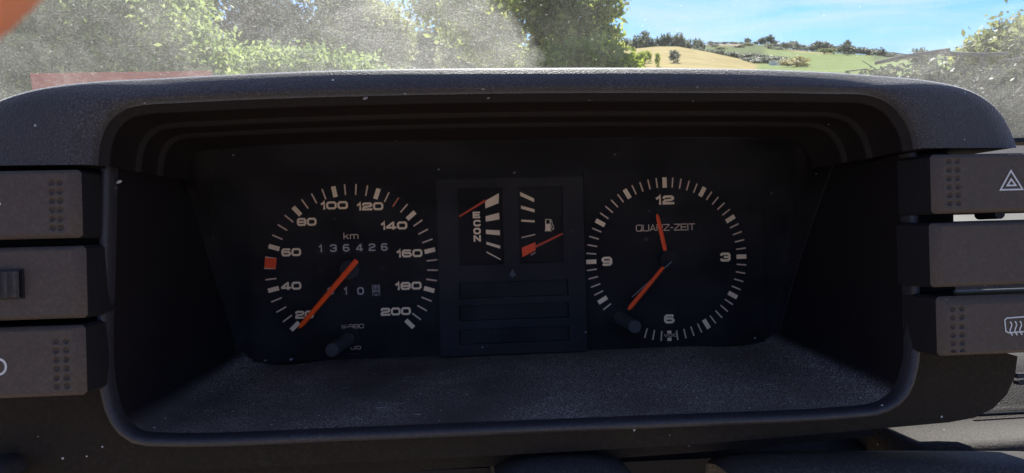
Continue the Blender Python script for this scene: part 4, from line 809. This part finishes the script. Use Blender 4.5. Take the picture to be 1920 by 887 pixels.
far_tree(1584, 84, 268, 16, 'field_tree', 'tall narrow tree in the green field beside the round one', None)
lab = ('scrubby bush scattered on the slope between the hilltop and the hedgerow', 'bushes scattered on the hill slope')
for i in range(16): far_tree(random.uniform(1325, 1475), random.uniform(86, 96), random.uniform(250, 330), random.uniform(9, 16), 'slope_bush', lab[0], lab[1], 'far' if i % 3 else 'pale')
lab = ('low bush in the hedgerow between the tan field and the hill', 'hedgerow bushes behind the tan field')
for i, px in enumerate(range(1300, 1470, 11)): far_tree(px + random.uniform(-3, 3), 88 + (px - 1300) * .13 + random.uniform(-3, 3), 158 + random.uniform(0, 12), random.uniform(16, 24), 'hedgerow_bush', lab[0], lab[1])
lab = ('grey green bush below the hedgerow at the end of the tan field', 'bushes at the end of the tan field')
for px, py, w_ in [(1410, 110, 24), (1425, 108, 26), (1440, 112, 28), (1452, 118, 26), (1430, 120, 30)]: far_tree(px, py, 120 + random.uniform(-6, 6), w_, 'field_bush', lab[0], lab[1])
lab = ('small yellow green shrub on the near edge of the tan field', 'shrubs on the near edge of the tan field')
for px, py, w_ in [(1168, 104, 24), (1185, 102, 18), (1205, 104, 12), (1215, 110, 10), (1232, 114, 8), (1264, 112, 16), (1196, 112, 20), (1176, 116, 22)]: far_tree(px, py, 62 + random.uniform(-4, 4), w_, 'field_shrub', lab[0], lab[1], 'bright' if px != 1264 else 'far')
far_tree(1482, 112, 80, 30, 'yellow_bush', 'bright yellow autumn bush beside the small white house', None, 'yellow'); far_tree(1500, 114, 82, 26, 'yellow_bush', 'yellow autumn bush next to the brighter one away from the white house', None, 'yellow')
# small white house
hb = gnd(1464, 95); k = mpp(95); hr = bpy.data.objects.new('white_house', None); C.objects.link(hr); hr.location = hb; hr.rotation_euler = (0, 0, .5); tag(hr, 'small white house with grey roof beside the yellow bush', 'house')
top = W(1464, 112, 95).z - hb.z; w_ = 5 * k
mb = MB(); mb.box(-w_, w_, -1.5, 1.5, -.3, top * .8); mb.add([(-w_, -1.5, top * .8), (-w_, 1.5, top * .8), (-w_, 0, top * 1.05), (w_, -1.5, top * .8), (w_, 1.5, top * .8), (w_, 0, top * 1.05)], [(0, 1, 2), (3, 5, 4)]); mb.build('wall', flat('limewash', (.75, .74, .72), .9, .1, .05, 2), hr)
mb = MB(); mb.add([(-w_ - .1, -1.7, top * .77), (w_ + .1, -1.7, top * .77), (w_ + .1, 0, top * 1.07), (-w_ - .1, 0, top * 1.07), (-w_ - .1, 1.7, top * .77), (w_ + .1, 1.7, top * .77)], [(0, 1, 2, 3), (3, 2, 5, 4)]); mb.build('roof', flat('slate', (.25, .24, .24), .8, .1, .2, 3), hr)
# brush pile, rustic rail fence and tree on the right
def bankmesh():
    r_ = np.random.default_rng(5); d = 8.; k = mpp(d); root = bpy.data.objects.new('brush_bank', None); C.objects.link(root); root.location = gnd(1820, d); tag(root, 'grey brush bank of dry twigs and leaves under the rail fence', 'bank')
    b_ = np.array(root.location); bl = [(np.array(Wp(px, py, d)) - b_, (90 * k, 90 * k, 40 * k)) for px, py in [(1720, 180), (1800, 178), (1880, 182), (1960, 182), (1660, 192), (2040, 178), (1850, 215), (1950, 225)]]
    pts = clump_points(bl, 900, 20, r_, .07); lv = leaf_mesh('leaf_litter', pts, .035, LM['brush'], r_, root); lv['kind'] = 'stuff'
    mb = MB()
    for _ in range(260):
        c, rr_ = bl[r_.integers(len(bl))]; p = Vector(c + r_.normal(size=3) * np.array(rr_) * .55); q = Vector((r_.uniform(-.6, .6), r_.uniform(-.3, .3), r_.uniform(-.12, .22))); mb.tube([p - q * .5, p + Vector(r_.normal(size=3)) * .03, p + q * .5], [.008, .006, .004], 3, False)
    tw = mb.build('twigs', drywood, root); tw['kind'] = 'stuff'
bankmesh()
d = 11.; fr = bpy.data.objects.new('rail_fence', None); C.objects.link(fr); fr.location = gnd(1770, d); tag(fr, 'rustic wooden rail fence with short posts on top of the brush bank', 'fence'); fb = fr.location
def bar(name, pts, r): mb = MB(fb); mb.tube([Vector(Wp(a, b, d)) for a, b in pts], r, 7); mb.build(name, drywood, fr, True)
bar('rail', [(1640, 119), (1700, 106), (1745, 100), (1782, 94)], [.022, .032, .036, .032]); bar('rail', [(1765, 100), (1810, 103), (1850, 104), (1890, 101)], [.032, .034, .032, .026]); bar('rail', [(1870, 116), (1960, 104)], [.02, .02])
for a, b in ((1750, 100), (1800, 102), (1844, 104)): bar('post', [(a, b - 1), (a - 1, b + 16), (a - 2, 170)], [.04, .044, .046])
d = 14.; k = mpp(d)
tree('roadside_tree', 'pale leafy tree at the end of the rail fence', 'tree', gnd(1900, d), [(Wp(1890, 90, d), (45 * k, 60 * k, 22 * k)), (Wp(1925, 75, d), (40 * k, 60 * k, 32 * k)), (Wp(1850, 105, d), (40 * k, 40 * k, 10 * k))], 220, 16, .11, .06, 'pale', 19, .06, .9, 2)
far_tree(1727, 92, 60, 24, 'lone_tree', 'small dark tree behind the first rail of the fence', None)
# red painted barrier board seen low through the dusty glass
d = 4.2; rb = bpy.data.objects.new('red_barrier', None); C.objects.link(rb); g = gnd(250, d); rb.location = g; tag(rb, 'low red painted barrier board in front of the hedge', 'barrier')
a = W(56, 138, d); b = W(395, 133, d + .1); redp = flat('red_paint', (.42, .09, .07), .6, .2, .25, 20)
dirv = (b - a); dirv.z = 0; dirv.normalize(); nrm = Vector((dirv.y, -dirv.x, 0))
for i, (zt_, zb_) in enumerate(((0, -.11), (-.125, -.235))):
    mb = MB(g); c8 = []
    for p in (a, b):
        for z in (zb_, zt_):
            for s_ in (-.012, .012): q = p + nrm * s_; c8.append((q.x, q.y, p.z + z))
    mb.add(c8, [(0, 1, 3, 2), (4, 6, 7, 5), (0, 4, 5, 1), (2, 3, 7, 6), (0, 2, 6, 4), (1, 5, 7, 3)]); mb.build('board', redp, rb)
for t in (.08, .92):
    p = a.lerp(b, t) - nrm * .045; mb = MB(g); mb.tube([(p.x, p.y, GZ - .05), (p.x, p.y, p.z - .03)], [.03, .03], 8); mb.build('post', redp, rb)

# ------------------------------------------------------------------ the photographer's hand, one fingertip reaching into the corner of the view
skin = bpy.data.materials.new('skin'); n, b = nodes_of(skin); N = n.nodes.new; Lk = n.links.new
nz = N('ShaderNodeTexNoise'); nz.inputs['Scale'].default_value = 120; tx = N('ShaderNodeTexCoord'); Lk(tx.outputs['Object'], nz.inputs[0])
mxx = N('ShaderNodeMixRGB'); mxx.inputs[1].default_value = (.70, .24, .13, 1); mxx.inputs[2].default_value = (.80, .33, .19, 1); Lk(nz.outputs[0], mxx.inputs[0]); Lk(mxx.outputs[0], b.inputs['Base Color'])
b.inputs['Roughness'].default_value = .55; b.inputs['Subsurface Weight'].default_value = .8; b.inputs['Subsurface Radius'].default_value = (1.0, .28, .14); b.inputs['Subsurface Scale'].default_value = .006
def V(r_, u_, f_): return CAM_D + rgt * r_ + upv * u_ + fwd * f_
tip = V(-.0238, .0125, .030)
def hand_mesh():
    """skeleton of joints (point, radius) grown with a Skin modifier; the index finger reaches forward past the lens"""
    wrist = V(-.115, -.035, -.075); palm = V(-.095, -.012, -.045)
    chains = {
        'index': [(V(-.078, .020, -.022), .0110), (V(-.064, .042, .000), .0105), (V(-.046, .033, .017), .0100), (tip, .0092), (tip + (tip - V(-.046, .033, .017)).normalized() * .004, .0062)],
        'middle': [(V(-.088, .018, -.018), .0100), (V(-.094, .038, .008), .0090), (V(-.094, .028, .030), .0080), (V(-.088, .012, .038), .0068)],
        'ring': [(V(-.098, .008, -.016), .0096), (V(-.108, .024, .010), .0086), (V(-.108, .012, .030), .0076), (V(-.101, -.002, .036), .0064)],
        'little': [(V(-.106, -.006, -.020), .0088), (V(-.118, .004, .002), .0076), (V(-.118, -.006, .018), .0068), (V(-.112, -.017, .023), .0056)],
        'thumb': [(V(-.086, -.036, -.048), .0125), (V(-.068, -.050, -.030), .0105), (V(-.056, -.052, -.010), .0095), (V(-.050, -.050, .006), .0078)]}
    vs_ = [V(-.24, -.20, -.26), wrist, palm]; rd = [.038, .026, .026]; ed = [(0, 1), (1, 2)]
    for c in chains.values():
        k = 2 if c is not chains['thumb'] else 1
        for p, r in c: vs_.append(p); rd.append(r); ed.append((k, len(vs_) - 1)); k = len(vs_) - 1
    me = bpy.data.meshes.new('hand'); me.from_pydata([tuple(v - CAM_D) for v in vs_], ed, []); o = bpy.data.objects.new('hand', me); C.objects.link(o)
    sm = o.modifiers.new('skin', 'SKIN'); sm.use_smooth_shade = True; sm.branch_smoothing = .6
    for sv, r in zip(me.skin_vertices[0].data, rd): sv.radius = (r, r)
    me.skin_vertices[0].data[1].use_root = True
    o.modifiers.new('sub', 'SUBSURF').levels = 2; o.modifiers['sub'].render_levels = 2
    dg = bpy.context.evaluated_depsgraph_get(); ev = o.evaluated_get(dg); nm = bpy.data.meshes.new_from_object(ev); o.modifiers.clear(); o.data = nm; nm.materials.clear(); nm.materials.append(skin)
    nm.polygons.foreach_set('use_smooth', [True] * len(nm.polygons))
    o.matrix_world = DASH @ Matrix.Translation(CAM_D); tag(o, "photographer's hand with an out of focus orange lit fingertip", 'hand'); return o
hand_o = hand_mesh()
